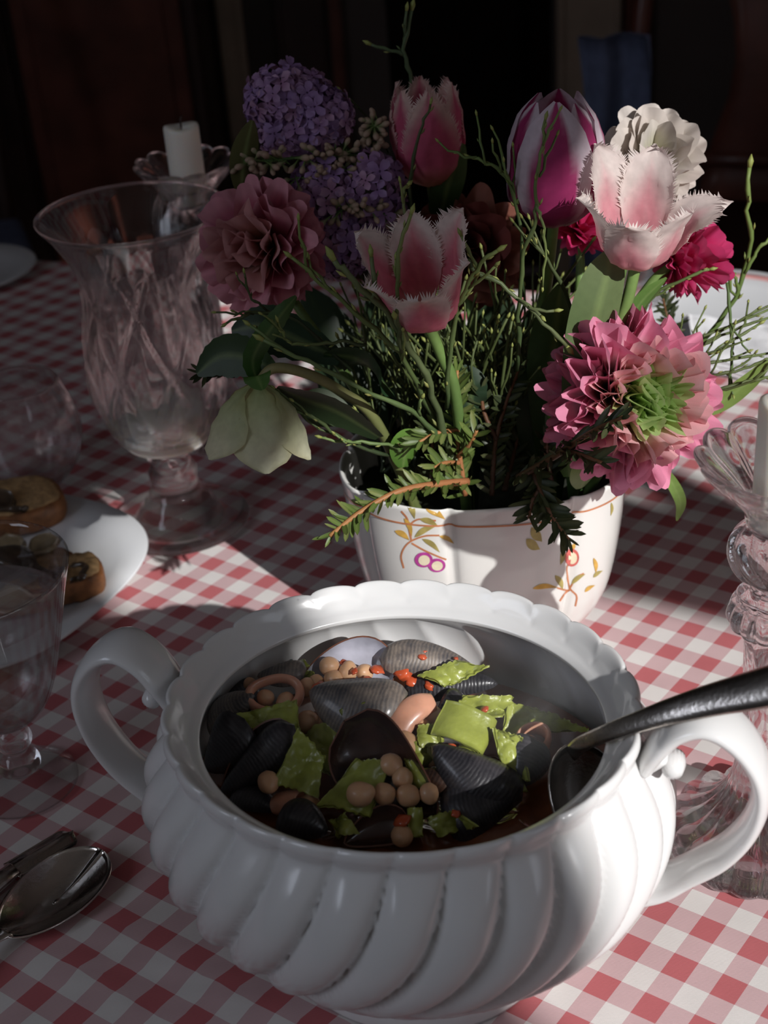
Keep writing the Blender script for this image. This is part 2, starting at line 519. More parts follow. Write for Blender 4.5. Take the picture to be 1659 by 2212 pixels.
# blue jacket hung over the right chair's corner
p = at_y(1318, 235, 2.05)
tj = tag(part('blue_cloth', *slab(lambda u, v: (p.x + (v - .5) * .09 + .01 * sin(u * 5), p.y + .015 * cos(v * 9 + u * 3), p.z + .10 - u * .34), 14, 10, .01), M['blue_fabric']),
         'dark blue cloth hanging behind the white ranunculus', 'cloth')

# ------------------------------------------------------------------ added window curtains (outside the picture, they shape the sun patch)

# ------------------------------------------------------------------ table and cloth
TR = radians(-21.0)
TDIR = Vector((cos(TR), sin(TR), 0)); TN = Vector((-sin(TR), cos(TR), 0))
T_FAR, T_NEAR, T_HALF = 1.425, 0.28, 1.05
tc_ = TDIR * 0.0 + TN * ((T_FAR + T_NEAR) / 2)
table = thing('dining_table', 'wooden dining table under the red gingham cloth', 'table', (tc_.x, tc_.y, FLOOR_Z), None, (0, 0, TR))
hd = (T_FAR - T_NEAR) / 2
part('tabletop', *box(-T_HALF, T_HALF, -hd, hd, 0.712, 0.745), M['wood_dark'], table, False)
for sx in (-1, 1):
    for sy in (-1, 1):
        part('leg', *lathe([(.0005, 0), (.022, 0), (.028, .3), (.034, .55), (.04, .6), (.04, .712), (.0005, .712)], 12,
             lambda th, i, r, z, sx=sx, sy=sy: (sx * (T_HALF - .08) + r * cos(th), sy * (hd - .08) + r * sin(th), z)), M['wood_red'], table)

def ridge(P, a, b, h, w):
    d = (b - a); l = d.length; d = d / l
    v = P - a
    t = max(0, min(l, v.dot(d)))
    e = (v - d * t).length
    return h * exp(-(e / w) ** 2)
fold = [(at_z(215, 1990, 0), at_z(700, 2235, 0), .0030, .008), (at_z(150, 2085, 0), at_z(420, 2235, 0), .0022, .006), (at_z(-20, 2020, 0), at_z(230, 2110, 0), .0018, .009),
        (at_z(390, 1990, 0), at_z(500, 2180, 0), .0015, .010), (at_z(1480, 1100, 0), at_z(1659, 1150, 0), .0015, .012)]
V, Fc, UVs = [], [], []
nx, ny = 150, 130
ext_ = 0.12
for i in range(nx):
    for j in range(ny):
        a = -T_HALF - ext_ + (2 * T_HALF + 2 * ext_) * i / (nx - 1)
        b = -hd - ext_ + (2 * hd + 2 * ext_) * j / (ny - 1)
        # rest position
        P = tc_ + TDIR * a + TN * b
        P.z = 0
        da, db = max(0, abs(a) - T_HALF), max(0, abs(b) - hd)
        over = max(da, db)
        aa = max(-T_HALF - .012, min(T_HALF + .012, a)); bb = max(-hd - .012, min(hd + .012, b))
        Q = tc_ + TDIR * aa + TN * bb
        z = -0.0005 + 0.0016 * min(0, fbm((P.x, P.y, 3), 7.0))
        for f in fold: z += ridge(Vector((P.x, P.y, 0)), f[0], f[1], f[2], f[3])
        if over > 0: z = -max(0, over - .008) + 0.0
        Q.z = z
        if over > .012: Q += (TDIR * (1 if a > 0 else -1) * (da > 0) + TN * (1 if b > 0 else -1) * (db > 0)) * .012 * (1 + sin((a + b) * 40)) * over / ext_
        V.append(Q); UVs.append((P.x, P.y, 0))
for i in range(nx - 1):
    for j in range(ny - 1):
        Fc.append((i * ny + j, (i + 1) * ny + j, (i + 1) * ny + j + 1, i * ny + j + 1))
me = make_mesh('tablecloth', V, Fc, M['gingham'])
at = me.attributes.new('flat_uv', 'FLOAT_VECTOR', 'POINT')
at.data.foreach_set('vector', [c for u in UVs for c in u])
cloth = obj('tablecloth', me)
tag(cloth, 'red and white gingham tablecloth with soft folds covering the table', 'tablecloth')

# ------------------------------------------------------------------ soup tureen
TC = Vector((0.0, 0.558, 0)); TROT = radians(-18.5)
TA, OV, NL = 0.1172, 0.90, 28
def lobe(th, z):
    tw = 1.00 * (0.16 - z) / 0.16 - 0.20 * sin(pi * min(1, max(0, z / 0.16)))       # swirl of the ribs
    t = ((th + tw * 1.0) * NL / (2 * pi)) % 1.0
    t = t ** 1.15
    return sqrt(max(0.0, 1 - (2 * t - 1) ** 2))
outer = [(0.865, .1495), (0.885, .1512), (0.905, .1525), (0.935, .1555), (0.965, .1605), (0.985, .1625), (1.0, .1615), (1.005, .1580), (0.995, .1545), (0.985, .1515), (0.995, .148),
         (1.025, .142), (1.06, .135), (1.095, .126), (1.115, .116), (1.12, .106), (1.11, .095), (1.085, .084), (1.045, .073), (0.99, .063), (0.92, .053), (0.83, .044), (0.74, .036), (0.66, .030), (0.60, .0255), (0.565, .021)]
amp_o = [0, .0, .0, .0008, .0020, .0026, .0028, .0028, .0028, .0032, .0048, .0070, .0088, .0098, .0104, .0106, .0106, .0104, .0098, .0090, .0080, .0066, .0050, .0036, .0018, 0]
inner = [(0.48, .020), (0.70, .028), (0.86, .042), (0.96, .060), (1.02, .080), (1.045, .100), (1.03, .120), (0.975, .136), (0.90, .1445), (0.868, .1465), (0.862, .1485)]
amp_i = [0, .001, .002, .003, .0036, .0036, .0030, .0018, .0006, 0, 0]
prof = [(r * TA, z) for r, z in inner] + [(r * TA, z) for r, z in outer]
amps = amp_i + amp_o
NI = len(inner)
def tmod(th, i, r, z):
    a = amps[i]
    rr = r + a * (lobe(th, z) - 0.55)
    zz = z + (0.0016 * (lobe(th, z) - .5) if NI + 3 <= i <= NI + 8 else 0)
    return (rr * cos(th), rr * sin(th) * OV, zz)
tur = thing('soup_tureen', 'white porcelain soup tureen with swirled ribs, scalloped rim and two looped handles', 'tureen', (TC.x, TC.y, 0), None, (0, 0, TROT))
# denser rings for a smooth swirl
def refine(P, A, n):
    pp = catmull([(p[0], p[1], a) for p, a in zip(P, A)], n)
    return [(q.x, q.y) for q in pp], [q.z for q in pp]
prof, amps = refine(prof, amps, 3)
NI = NI * 3
V, Fc = lathe(prof, NL * 16, lambda th, i, r, z: (lambda a, l: ((r + a * (l - .55)) * cos(th), (r + a * (l - .55)) * sin(th) * OV, z + (0.0016 * (l - .5) if NI + 8 <= i <= NI + 24 else 0)))(amps[i], lobe(th, z)))
n_ = NL * 16
Fc.append(tuple(range(n_)))                                   # inside bottom
part('body', V, Fc, M['porcelain'], tur)
part('foot', *lathe([(0.55 * TA, .0225), (0.57 * TA, .016), (0.60 * TA, .008), (0.625 * TA, .003), (0.62 * TA, 0.0004), (0.57 * TA, 0.0004), (0.50 * TA, .018)], 96,
     lambda th, i, r, z: (r * cos(th), r * sin(th) * OV, z), True), M['porcelain'], tur)
hp = [(.1205, .1440), (.1255, .1555), (.1345, .1690), (.147, .1755), (.160, .1695), (.171, .1540), (.1745, .1360), (.1705, .1150), (.1600, .0960), (.1460, .0820), (.1330, .0700), (.1200, .0640)]
for s in (1, -1):
    P = catmull([(s * r, 0, z) for r, z in hp], 6)
    wdt = [interp([(0, .0130), (.12, .0150), (.35, .0155), (.6, .0140), (.85, .0135), (1, .0160)], i / (len(P) - 1)) for i in range(len(P))]
    hm = MB()
    # the broad side of the strap lies along y
    V, Fc = tube(P, wdt, 14, True, flat=(0.36, 1.0), up=(0, 1, 0))
    hm.add(V, Fc)
    # rolled scroll under the upper end
    hm.add(*tube([(s * .1335, -.0105, .1455), (s * .1335, .0105, .1455)], .0062, 16))
    hm.add(*tube(catmull([(s * .112, 0, .140), (s * .120, 0, .1445), (s * .1300, 0, .1520)], 5), [.013, .0125, .012, .011, .0105, .010, .0095, .009, .0085, .008, .0075], 12, True, flat=(.55, 1.0), up=(0, 1, 0)))
    h = hm.build('handle', M['porcelain'], tur)
    sb = h.modifiers.new('smooth', 'SUBSURF'); sb.levels = 1; sb.render_levels = 1
# ------------------------------------------------------------------ the stew
def shell_mat(name, c0, c1, rough=0.38):
    m, nt, b, out = newmat(name)
    L = nt.links.new
    tc = nd(nt, 'ShaderNodeTexCoord')
    ln = nd(nt, 'ShaderNodeVectorMath', operation='LENGTH')
    L(tc.outputs['Object'], ln.inputs[0])
    nz = nd(nt, 'ShaderNodeTexNoise', Scale=120.0, Detail=4.0); L(tc.outputs['Object'], nz.inputs['Vector'])
    ml = nd(nt, 'ShaderNodeMath', operation='MULTIPLY'); ml.inputs[1].default_value = 3200.0
    L(ln.outputs['Value'], ml.inputs[0])
    nm = nd(nt, 'ShaderNodeMath', operation='MULTIPLY'); nm.inputs[1].default_value = 9.0; L(nz.outputs['Fac'], nm.inputs[0])
    ad = nd(nt, 'ShaderNodeMath', operation='ADD'); L(ml.outputs[0], ad.inputs[0]); L(nm.outputs[0], ad.inputs[1])
    sn = nd(nt, 'ShaderNodeMath', operation='SINE'); L(ad.outputs[0], sn.inputs[0])
    mr = nd(nt, 'ShaderNodeMapRange'); mr.inputs['From Min'].default_value = -1.0; L(sn.outputs[0], mr.inputs['Value'])
    n2 = nd(nt, 'ShaderNodeTexNoise', Scale=320.0, Detail=5.0); L(tc.outputs['Object'], n2.inputs['Vector'])
    mm = nd(nt, 'ShaderNodeMath', operation='MULTIPLY'); L(mr.outputs[0], mm.inputs[0]); L(n2.outputs['Fac'], mm.inputs[1])
    n3 = nd(nt, 'ShaderNodeTexNoise', Scale=70.0, Detail=6.0, Roughness=0.7); L(tc.outputs['Object'], n3.inputs['Vector'])
    mx = nd(nt, 'ShaderNodeMath', operation='MULTIPLY_ADD'); mx.inputs[1].default_value = 0.45
    L(mm.outputs[0], mx.inputs[0])
    sb_ = nd(nt, 'ShaderNodeMapRange'); sb_.inputs['From Min'].default_value = 0.42; sb_.inputs['From Max'].default_value = 0.78; sb_.inputs['To Max'].default_value = 0.75
    L(n3.outputs['Fac'], sb_.inputs['Value']); L(sb_.outputs[0], mx.inputs[2])
    r = ramp(nt, [(0.0, c0), (0.9, c1)]); L(mx.outputs[0], r.inputs[0])
    L(r.outputs[0], b.inputs['Base Color'])
    b.inputs['Roughness'].default_value = rough
    b.inputs['Coat Weight'].default_value = 0.35
    b.inputs['Coat Roughness'].default_value = 0.15
    bp = nd(nt, 'ShaderNodeBump', Strength=0.35, Distance=0.0006); L(mm.outputs[0], bp.inputs['Height']); L(bp.outputs[0], b.inputs['Normal'])
    return m
M['shell_black'] = shell_mat('shell_black', (0.010, 0.010, 0.014), (0.060, 0.055, 0.060))
M['shell_grey'] = shell_mat('shell_grey', (0.050, 0.047, 0.053), (0.30, 0.24, 0.19), 0.5)
M['shell_brown'] = shell_mat('shell_brown', (0.020, 0.010, 0.008), (0.10, 0.045, 0.025))
M['nacre_brown'] = mat('nacre_brown', (0.050, 0.022, 0.016), 0.22, var=0.4, vscale=90, coat=0.6)
M['nacre_blue'] = mat('nacre_blue', (0.36, 0.36, 0.42), 0.18, var=0.35, vscale=60, coat=0.6)
M['shell_rim'] = mat('shell_rim', (0.13, 0.045, 0.022), 0.45, var=0.3, vscale=150, coat=0.05)
M['pasta'] = mat('pasta', (0.30, 0.335, 0.065), 0.34, var=0.14, vscale=130, bump=0.12, bscale=500, coat=0.25, sss=0.25, ssc=(0.003, 0.003, 0.001))
M['chickpea'] = mat('chickpea', (0.66, 0.39, 0.22), 0.40, var=0.12, vscale=160, bump=0.08, bscale=400, coat=0.2, sss=0.3, ssc=(0.004, 0.002, 0.001))
M['squid'] = mat('squid', (0.66, 0.33, 0.22), 0.32, var=0.12, vscale=110, coat=0.3, sss=0.35, ssc=(0.005, 0.002, 0.001))
M['tomato'] = mat('tomato', (0.50, 0.085, 0.03), 0.25, var=0.3, vscale=200, coat=0.4, sss=0.2, ssc=(0.003, 0.001, 0.001))
M['broth'] = mat('broth', (0.15, 0.048, 0.020), 0.12, var=0.35, vscale=45, bump=0.05, bscale=90, coat=0.7)

BZ = 0.099
def broth_fn(u, v):
    r, th = u * 0.1165, v * 2 * pi
    x, y = r * cos(th), r * sin(th) * OV
    return (x, y, BZ + 0.004 * fbm((x, y, 0), 60) * (1 - u ** 4) - 0.002 * (1 - u) )
V, Fc = grid(broth_fn, 26, 73)
br = part('broth', V, Fc, M['broth'])
br.location = (TC.x, TC.y, 0); br.rotation_euler = (0, 0, TROT)
tag(br, 'red-brown tomato broth filling the white tureen under the seafood', 'broth', None, 'stuff')

def valve_pts(L_, W_, H_, off=0.0, nu=18, nv=13):
    def fn(u, v):
        u = max(0.0015, u) ** 1.15
        vv = 2 * v - 1
        w = W_ * 0.5 * 1.36 * u ** 0.58 * max(0.0, 1 - u ** 3.6) ** 0.5
        x = L_ * u
        y = vv * (w - off * 0.8) - 0.10 * W_ * sin(pi * u)
        h = H_ * 1.25 * u ** 0.42 * max(0.0, 1 - u ** 3.2) ** 0.55 * max(0.0, 1 - abs(vv) ** 2.3) ** 0.62
        return (x, y, max(0.0, h - off) if off else h)
    return grid(fn, nu, nv)
def mussel(label, umbo, tip, W_, H_, dome, skin='shell_black', lining='nacre_brown', gape=None, name='mussel', cat='mussel'):
    """umbo/tip: (px,py,z); dome: direction the outside bulges to; gape: angle of the second valve"""
    a, b = at_z(*umbo), at_z(*tip)
    t = thing(name, label, cat, a)
    X = (b - a).normalized()
    Z = Vector(dome); Z = (Z - X * Z.dot(X)).normalized()
    Y = Z.cross(X)
    R = Matrix((X, Y, Z)).transposed().to_4x4()
    L_ = (b - a).length
    def one(mw):
        V, Fc = valve_pts(L_, W_, H_)
        v = part('valve', V, Fc, M[skin], t, mw=mw)
        V, Fc = valve_pts(L_, W_, H_, 0.0011)
        V = [(x * .985 + .0004, y, z) for x, y, z in V]
        part('lining', V, [f[::-1] for f in Fc], M[lining], v)
        # rim lip that closes the gap between skin and lining
        nu, nv = 18, 13
        o_, i_ = valve_pts(L_, W_, H_)[0], V
        ring = [i * nv for i in range(nu)] + [i * nv + nv - 1 for i in range(nu - 1, -1, -1)]
        n = len(ring)
        part('rim', [o_[k] for k in ring] + [i_[k] for k in ring], [(k, (k + 1) % n, n + (k + 1) % n, n + k) for k in range(n)], M['shell_rim'], v)
    one(R)
    if gape is not None:
        one(R @ Matrix.Rotation(pi, 4, 'X') @ Matrix.Rotation(0, 4, 'X') if gape == 0 else R @ Matrix.Rotation(radians(gape), 4, 'Y') @ Matrix.Rotation(pi, 4, 'X'))
    return t
UP = Vector((0, 0, 1)); TOCAM = Vector((0.02, -0.75, 0.55)).normalized()
mussel('large grey mussel shell mottled with barnacle marks in the middle of the stew', (668, 1494, .132), (884, 1548, .124), .042, .015, (0.1, -.76, .55), 'shell_grey')
mussel('wide open brown-lined mussel shell holding chickpeas and green pasta at the stew centre', (944, 1762, .104), (742, 1556, .141), .046, .013, (0.30, .62, -.72), 'shell_brown', 'nacre_brown')
mussel('long black closed mussel with a brown edge leaning on the left tureen wall', (478, 1715, .102), (636, 1566, .132), .025, .010, (-.25, -.60, .62), 'shell_black', gape=0)
mussel('upright black mussel shell with fine growth lines at the left edge of the stew', (448, 1665, .102), (528, 1552, .132), .032, .009, (-.35, -.80, .45), 'shell_black')
mussel('dark purple mussel shell lying behind the other two at far left', (548, 1500, .130), (455, 1590, .106), .028, .008, (-.35, -.3, .85), 'shell_grey')
mussel('small grey mussel shell lying flat above the squid ring at the back left', (556, 1462, .124), (663, 1446, .130), .017, .007, (0.0, -.35, .93), 'shell_grey')
mussel('open mussel shell with bluish lining and tomato chickpeas at the back', (655, 1462, .122), (858, 1440, .128), .034, .010, (0.02, .72, -.62), 'shell_grey', 'nacre_blue')
mussel('big blue-grey mussel shell spotted with tomato at the back of the stew', (1030, 1454, .121), (818, 1420, .131), .026, .0115, (0.1, -.25, .95), 'shell_grey')
mussel('dark mussel shell lying edge-on under the yellow-green pasta at the back right', (1075, 1478, .122), (868, 1496, .116), .024, .010, (0.05, -.15, .95), 'shell_black')
mussel('glossy black mussel shell under the rolled pasta at right', (932, 1612, .126), (1128, 1730, .104), .032, .013, (0.12, -.55, .80), 'shell_black')
mussel('black mussel shell standing behind the ladle bowl', (1112, 1702, .106), (1150, 1588, .122), .026, .009, (.25, -.82, .45), 'shell_black')
mussel('small brownish mussel shell half hidden beside the open mussel', (905, 1668, .114), (1010, 1690, .110), .019, .007, (0, -.5, .8), 'shell_brown')
mussel('dark blue mussel shell against the front left rim', (708, 1800, .104), (600, 1762, .108), .023, .010, (-.1, -.45, .88), 'shell_black')
mussel('mussel shell with a pale edge holding tomato at the front rim', (742, 1822, .103), (888, 1772, .109), .022, .008, (-.12, .55, -.80), 'shell_black', 'nacre_brown')
mussel('flat black mussel shell edge at the lower left of the stew', (600, 1752, .106), (500, 1716, .103), .017, .006, (0, -.3, .9), 'shell_black')
mussel('small fan of black mussel shell behind the orange squid strip', (945, 1548, .118), (1000, 1498, .124), .018, .006, (0, -.6, .8), 'shell_black')
mussel('large black mussel shell sunk in the broth at the front right', (1115, 1722, .108), (955, 1776, .102), .034, .010, (0.05, -.45, .88), 'shell_black')
mussel('black mussel shell tucked against the back wall of the tureen at left', (470, 1530, .110), (560, 1478, .118), .020, .007, (0, -.5, .86), 'shell_black')

rp = random.Random(5)
def pasta(label, A, B, Cc, D, ripple=.0022, curl=0.0, seed=0, jag=.0004, nu=14, nv=12, name='pasta_piece'):
    """four corners (px,py,z) of one soft sheet"""
    a, b, c, d = (at_z(*q) for q in (A, B, Cc, D))
    ctr = (a + b + c + d) / 4
    nrm = (b - a).cross(d - a).normalized()
    if nrm.z < 0: nrm = -nrm
    rr = random.Random(seed)
    k1, k2, p1, p2 = rr.uniform(5, 8), rr.uniform(3, 6), rr.uniform(0, 6), rr.uniform(0, 6)
    def fn(u, v):
        p = (a * (1 - u) + b * u) * (1 - v) + (d * (1 - u) + c * u) * v
        e = min(v, 1 - v, u, 1 - u)
        p = p + nrm * (ripple * (sin(k1 * u + p1 + 2 * v) * .7 + sin(k2 * v + p2 + 3 * u) * .6) + ripple * .9 * fbm(p, 130) + curl * (4 * (u - .5) ** 2) )
        out = (p - ctr)
        j = jag * (sin(u * 38 + seed) * (1 - min(1, min(v, 1 - v) * 7)) + .9 * fbm((p.x + seed, p.y, p.z), 150) * (1 - min(1, e * 5)))
        p = p + out.normalized() * j
        return p - ctr
    V, Fc = slab(fn, nu * 2, nv * 2, .0016)
    o = part(name, V, Fc, M['pasta'])
    o.location = ctr
    return tag(o, label, 'pasta', None)
pasta('wavy green pasta sheet below the squid ring at the left', (510, 1545, .128), (640, 1510, .134), (648, 1580, .126), (535, 1578, .122), .0025, 0, 1)
pasta('broad green pasta leaf right of the long black mussel', (648, 1578, .134), (702, 1635, .126), (684, 1722, .112), (588, 1692, .118), .0020, 0, 2)
pasta('thin green pasta strip lying under the broad leaf near the front left', (565, 1722, .106), (640, 1712, .110), (680, 1702, .111), (672, 1724, .106), .0018, 0, 3)
pasta('small crest of bright pasta in front of the mottled grey mussel', (735, 1532, .131), (792, 1513, .136), (802, 1562, .126), (745, 1570, .124), .0030, 0, 4)
pasta('olive pasta fold at the left behind the open brown mussel', (650, 1590, .115), (742, 1560, .121), (738, 1680, .109), (672, 1660, .109), .0030, .003, 5)
pasta('large flat pasta piece lying inside the open brown mussel', (768, 1640, .124), (845, 1650, .121), (800, 1765, .111), (686, 1742, .114), .0016, 0, 6)
pasta('narrow pasta strip inside the open mussel at its right rim', (872, 1632, .121), (900, 1650, .120), (936, 1712, .113), (898, 1700, .112), .0015, 0, 7)
pasta('sunlit yellow-green pasta piece lying on the back right mussel', (906, 1462, .129), (985, 1426, .135), (1058, 1444, .132), (960, 1484, .126), .0022, 0, 8)
pasta('sunlit ruffled pasta sheet behind the rolled piece', (962, 1560, .121), (1000, 1502, .131), (1110, 1506, .129), (1085, 1550, .121), .0034, 0, 9)
pasta('long shaded pasta sheet reaching towards the right tureen wall', (1095, 1512, .127), (1200, 1545, .119), (1275, 1578, .112), (1085, 1590, .115), .0022, 0, 10)
pasta('short upright pasta piece left of the rolled one', (906, 1570, .126), (952, 1558, .130), (965, 1600, .122), (912, 1618, .119), .0020, .002, 11)
pasta('pasta strip falling over the black mussel at right', (1062, 1572, .130), (1130, 1592, .126), (1145, 1690, .110), (1085, 1668, .114), .0026, .002, 12)
pasta('narrow tail of pasta hanging towards the ladle', (1085, 1650, .116), (1110, 1655, .115), (1140, 1708, .108), (1128, 1712, .107), .0012, 0, 13, nu=8, nv=6)
pasta('small upright pasta tag at the front rim', (880, 1748, .113), (908, 1746, .113), (912, 1808, .104), (884, 1810, .104), .0012, 0, 14, nu=8, nv=6)
pasta('folded pasta piece at the front right rim', (925, 1768, .108), (980, 1748, .113), (1040, 1786, .106), (950, 1806, .103), .0030, .002, 15)
pasta('frilled pasta scrap between the two front mussels', (712, 1772, .108), (748, 1756, .112), (770, 1800, .105), (726, 1812, .103), .0028, 0, 16, nu=9, nv=8)
pasta('sunlit pasta scrap at the back left under the small grey mussel', (600, 1438, .124), (655, 1422, .129), (672, 1440, .127), (620, 1456, .122), .0020, 0, 17, nu=9, nv=8)
pasta('yellow-green pasta curl right of the small grey mussel', (656, 1444, .126), (680, 1452, .125), (676, 1474, .121), (650, 1470, .120), .0016, 0, 18, nu=8, nv=8)
pasta('green pasta end beside the orange squid strip at its left', (820, 1560, .121), (850, 1532, .126), (846, 1575, .119), (818, 1600, .115), .0016, 0, 19, nu=9, nv=8)
pasta('green pasta end above the orange squid strip', (868, 1512, .122), (915, 1508, .124), (940, 1524, .121), (885, 1528, .119), .0018, 0, 20, nu=9, nv=8)
# rolled piece: a spiral cross-section run along a short axis
p0, p1_ = at_z(1012, 1622, .121), at_z(1045, 1545, .130)
ax_ = (p1_ - p0)
ux = Vector((1, -.15, 0)); ux = (ux - ax_.normalized() * ux.dot(ax_.normalized())).normalized(); uz = ux.cross(ax_.normalized())
if uz.z < 0: uz = -uz
def roll_fn(u, v):
    t = v * 2.6 * pi
    if v < .42:
        q = Vector((-.020 + .020 * (v / .42), .0035 + .003 * sin(v / .42 * pi)))
    else:
        w = (v - .42) / .58
        r = .0066 * (1 - .48 * w); a = pi / 2 - w * 2 * pi * 1.25
        q = Vector((r * cos(a), r * sin(a) - .003))
    return p0 + ax_ * u + ux * q.x + uz * q.y + Vector((0, 0, .001 * sin(u * 5 + v * 3))) - p0
o = part('pasta_roll', *slab(roll_fn, 10, 46, .0013), M['pasta'])
o.location = p0
tag(o, 'rolled sunlit pasta sheet with a curled end in the right half of the stew', 'pasta')
tb_ = part('pasta_tube', *tube(catmull([at_z(915, 1640, .116) - at_z(905, 1600, .118), Vector((0, 0, 0)), at_z(899, 1612, .122) - at_z(905, 1600, .118)], 4), .0056, 12), M['pasta'])
tb_.location = at_z(905, 1612, .115)
tag(tb_, 'short green pasta tube between the open mussel and the rolled sheet', 'pasta')

def squid_ring(label, ctr, R_, rx, nrm, th, hgt, wob=.12, seed=0, arc=1.0):
    c = at_z(*ctr)
    f = frame(nrm, rx)
    rr = random.Random(seed)
    ph = [rr.uniform(0, 6) for _ in range(3)]
    b = MB()
    n = 40
    def P(u, v):
        a = u * 2 * pi * arc
        r = R_ * (1 + wob * sin(2 * a + ph[0]) + wob * .4 * sin(3 * a + ph[1]))
        k = v * 2 * pi
        q = Vector((cos(a) * (r + th * cos(k)), sin(a) * (r + th * cos(k)) * .82, hgt * sin(k) + .001 * sin(a + ph[2])))
        return f.to_3x3() @ q
    V, Fc = grid(P, n, 13)
    o = part('squid_ring', V, Fc, M['squid'])
    o.location = c
    return tag(o, label, 'squid')
squid_ring('orange squid ring with chickpeas inside at the back left', (594, 1502, .126), .0130, (1, 0, 0), (0.05, -.42, .88), .0026, .0042, .08, 1)
squid_ring('small shaded squid ring by the ladle at right', (1152, 1600, .116), .0082, (1, 0, 0), (0, -.3, .93), .0018, .0060, .06, 2)
squid_ring('tan squid ring end lying at the front left under a pasta strip', (622, 1734, .108), .0050, (0, 1, 0), (.9, -.3, .3), .0016, .0075, .06, 4)
P = catmull([at_z(850, 1612, .120), at_z(868, 1560, .127), at_z(900, 1528, .131), at_z(936, 1518, .130)], 7)
o = part('squid_strip', *tube([p - P[0] for p in P], [.0055 + .0022 * sin(i / 21 * pi) for i in range(22)], 14, True, flat=(1.0, .5), up=(0, -.5, .85)), M['squid'])
o.location = P[0]
tag(o, 'thick sunlit orange squid strip curving over chickpeas', 'squid')

# chickpeas: one mesh with the little beak and cleft, copied
def chick_mesh():
    bm = bmesh.new()
    bmesh.ops.create_icosphere(bm, subdivisions=3, radius=1.0)
    for v in bm.verts:
        p = v.co.copy()
        s = 1 + .05 * fbm(p, 1.4)
        bk = max(0, p.dot(Vector((.85, 0, .5)).normalized()) - .72) / .28
        s += .22 * bk ** 1.6
        cl = exp(-(p.y / .10) ** 2) * max(0, p.dot(Vector((.1, 0, 1))))
        s -= .07 * cl
        v.co = Vector((p.x * 1.04, p.y * .97, p.z * .94)) * s
    me = bpy.data.meshes.new('chickpea')
    bm.to_mesh(me); bm.free()
    me.materials.append(M['chickpea'])
    me.polygons.foreach_set('use_smooth', [True] * len(me.polygons))
    return me
ck = chick_mesh()
peas = [
 (580, 1690, .118, 24, 'lone chickpea beside the long black mussel at the front left'),
 (845, 1652, .121, 25, 'topmost chickpea inside the open brown mussel'),
 (778, 1716, .121, 29, 'biggest chickpea at the lower left of the open brown mussel'),
 (830, 1715, .117, 25, 'chickpea right of the biggest one in the open mussel'),
 (882, 1719, .114, 26, 'front middle chickpea in the open brown mussel'),
 (870, 1682, .117, 23, 'chickpea just below the topmost one in the open mussel'),
 (926, 1714, .114, 22, 'glossy chickpea at the front right corner of the open mussel'),
 (664, 1560, .118, 27, 'brown shaded chickpea left of the mottled grey mussel'),
 (700, 1561, .116, 22, 'chickpea half under the mottled grey mussel'),
 (662, 1620, .114, 18, 'small chickpea showing behind the broad pasta leaf'),
 (574, 1508, .124, 20, 'left chickpea inside the orange squid ring'),
 (617, 1514, .123, 20, 'right chickpea inside the orange squid ring'),
 (662, 1484, .124, 20, 'orange chickpea just right of the squid ring'),
 (712, 1440, .129, 23, 'red-stained chickpea in the back mussel'),
 (752, 1452, .128, 22, 'chickpea in the middle of the back mussel'),
 (788, 1452, .128, 19, 'chickpea at the right end of the back mussel'),
 (722, 1468, .126, 22, 'pale chickpea at the front lip of the back mussel'),
 (682, 1474, .124, 18, 'small chickpea at the left lip of the back mussel'),
 (862, 1530, .122, 20, 'sunlit chickpea left of the squid strip top'),
 (848, 1562, .121, 22, 'sunlit chickpea at the left side of the squid strip'),
 (936, 1546, .124, 22, 'sunlit chickpea right of the squid strip'),
 (914, 1568, .122, 17, 'small sunlit chickpea under the squid strip'),
 (876, 1612, .119, 30, 'pale bright chickpea at the lower end of the squid strip'),
 (734, 1612, .113, 18, 'dark chickpea at the left lip of the open brown mussel'),
 (668, 1738, .106, 24, 'shaded chickpea at the front left under the pasta strip'),
 (868, 1806, .106, 24, 'chickpea touching the front rim of the tureen'),
 (540, 1478, .121, 15, 'tiny chickpea behind the squid ring at far left'),
 (938, 1650, .112, 14, 'small chickpea peeping beside the small brownish mussel'),
]
for i, (x, y, z, rpx, lab) in enumerate(peas):
    p = at_z(x, y, z)
    o = obj('chickpea', ck)
    s = rpx * (p - EYE).length / F_PX
    o.location = p
    o.scale = (s, s, s)
    o.rotation_euler = (rp.uniform(-1, 1), rp.uniform(-1, 1), rp.uniform(0, 6.3))
    tag(o, lab, 'chickpea', 'chickpeas in the stew')
def bit_mesh(seed):
    bm = bmesh.new()
    bmesh.ops.create_icosphere(bm, subdivisions=2, radius=1.0)
    for v in bm.verts: v.co = v.co * (1 + .5 * fbm(v.co + Vector((seed, 0, 0)), 1.2)); v.co.z *= .45
    me = bpy.data.meshes.new('tomato_piece'); bm.to_mesh(me); bm.free()
    me.materials.append(M['tomato']); me.polygons.foreach_set('use_smooth', [True] * len(me.polygons))
    return me
bm_ = [bit_mesh(3), bit_mesh(9)]
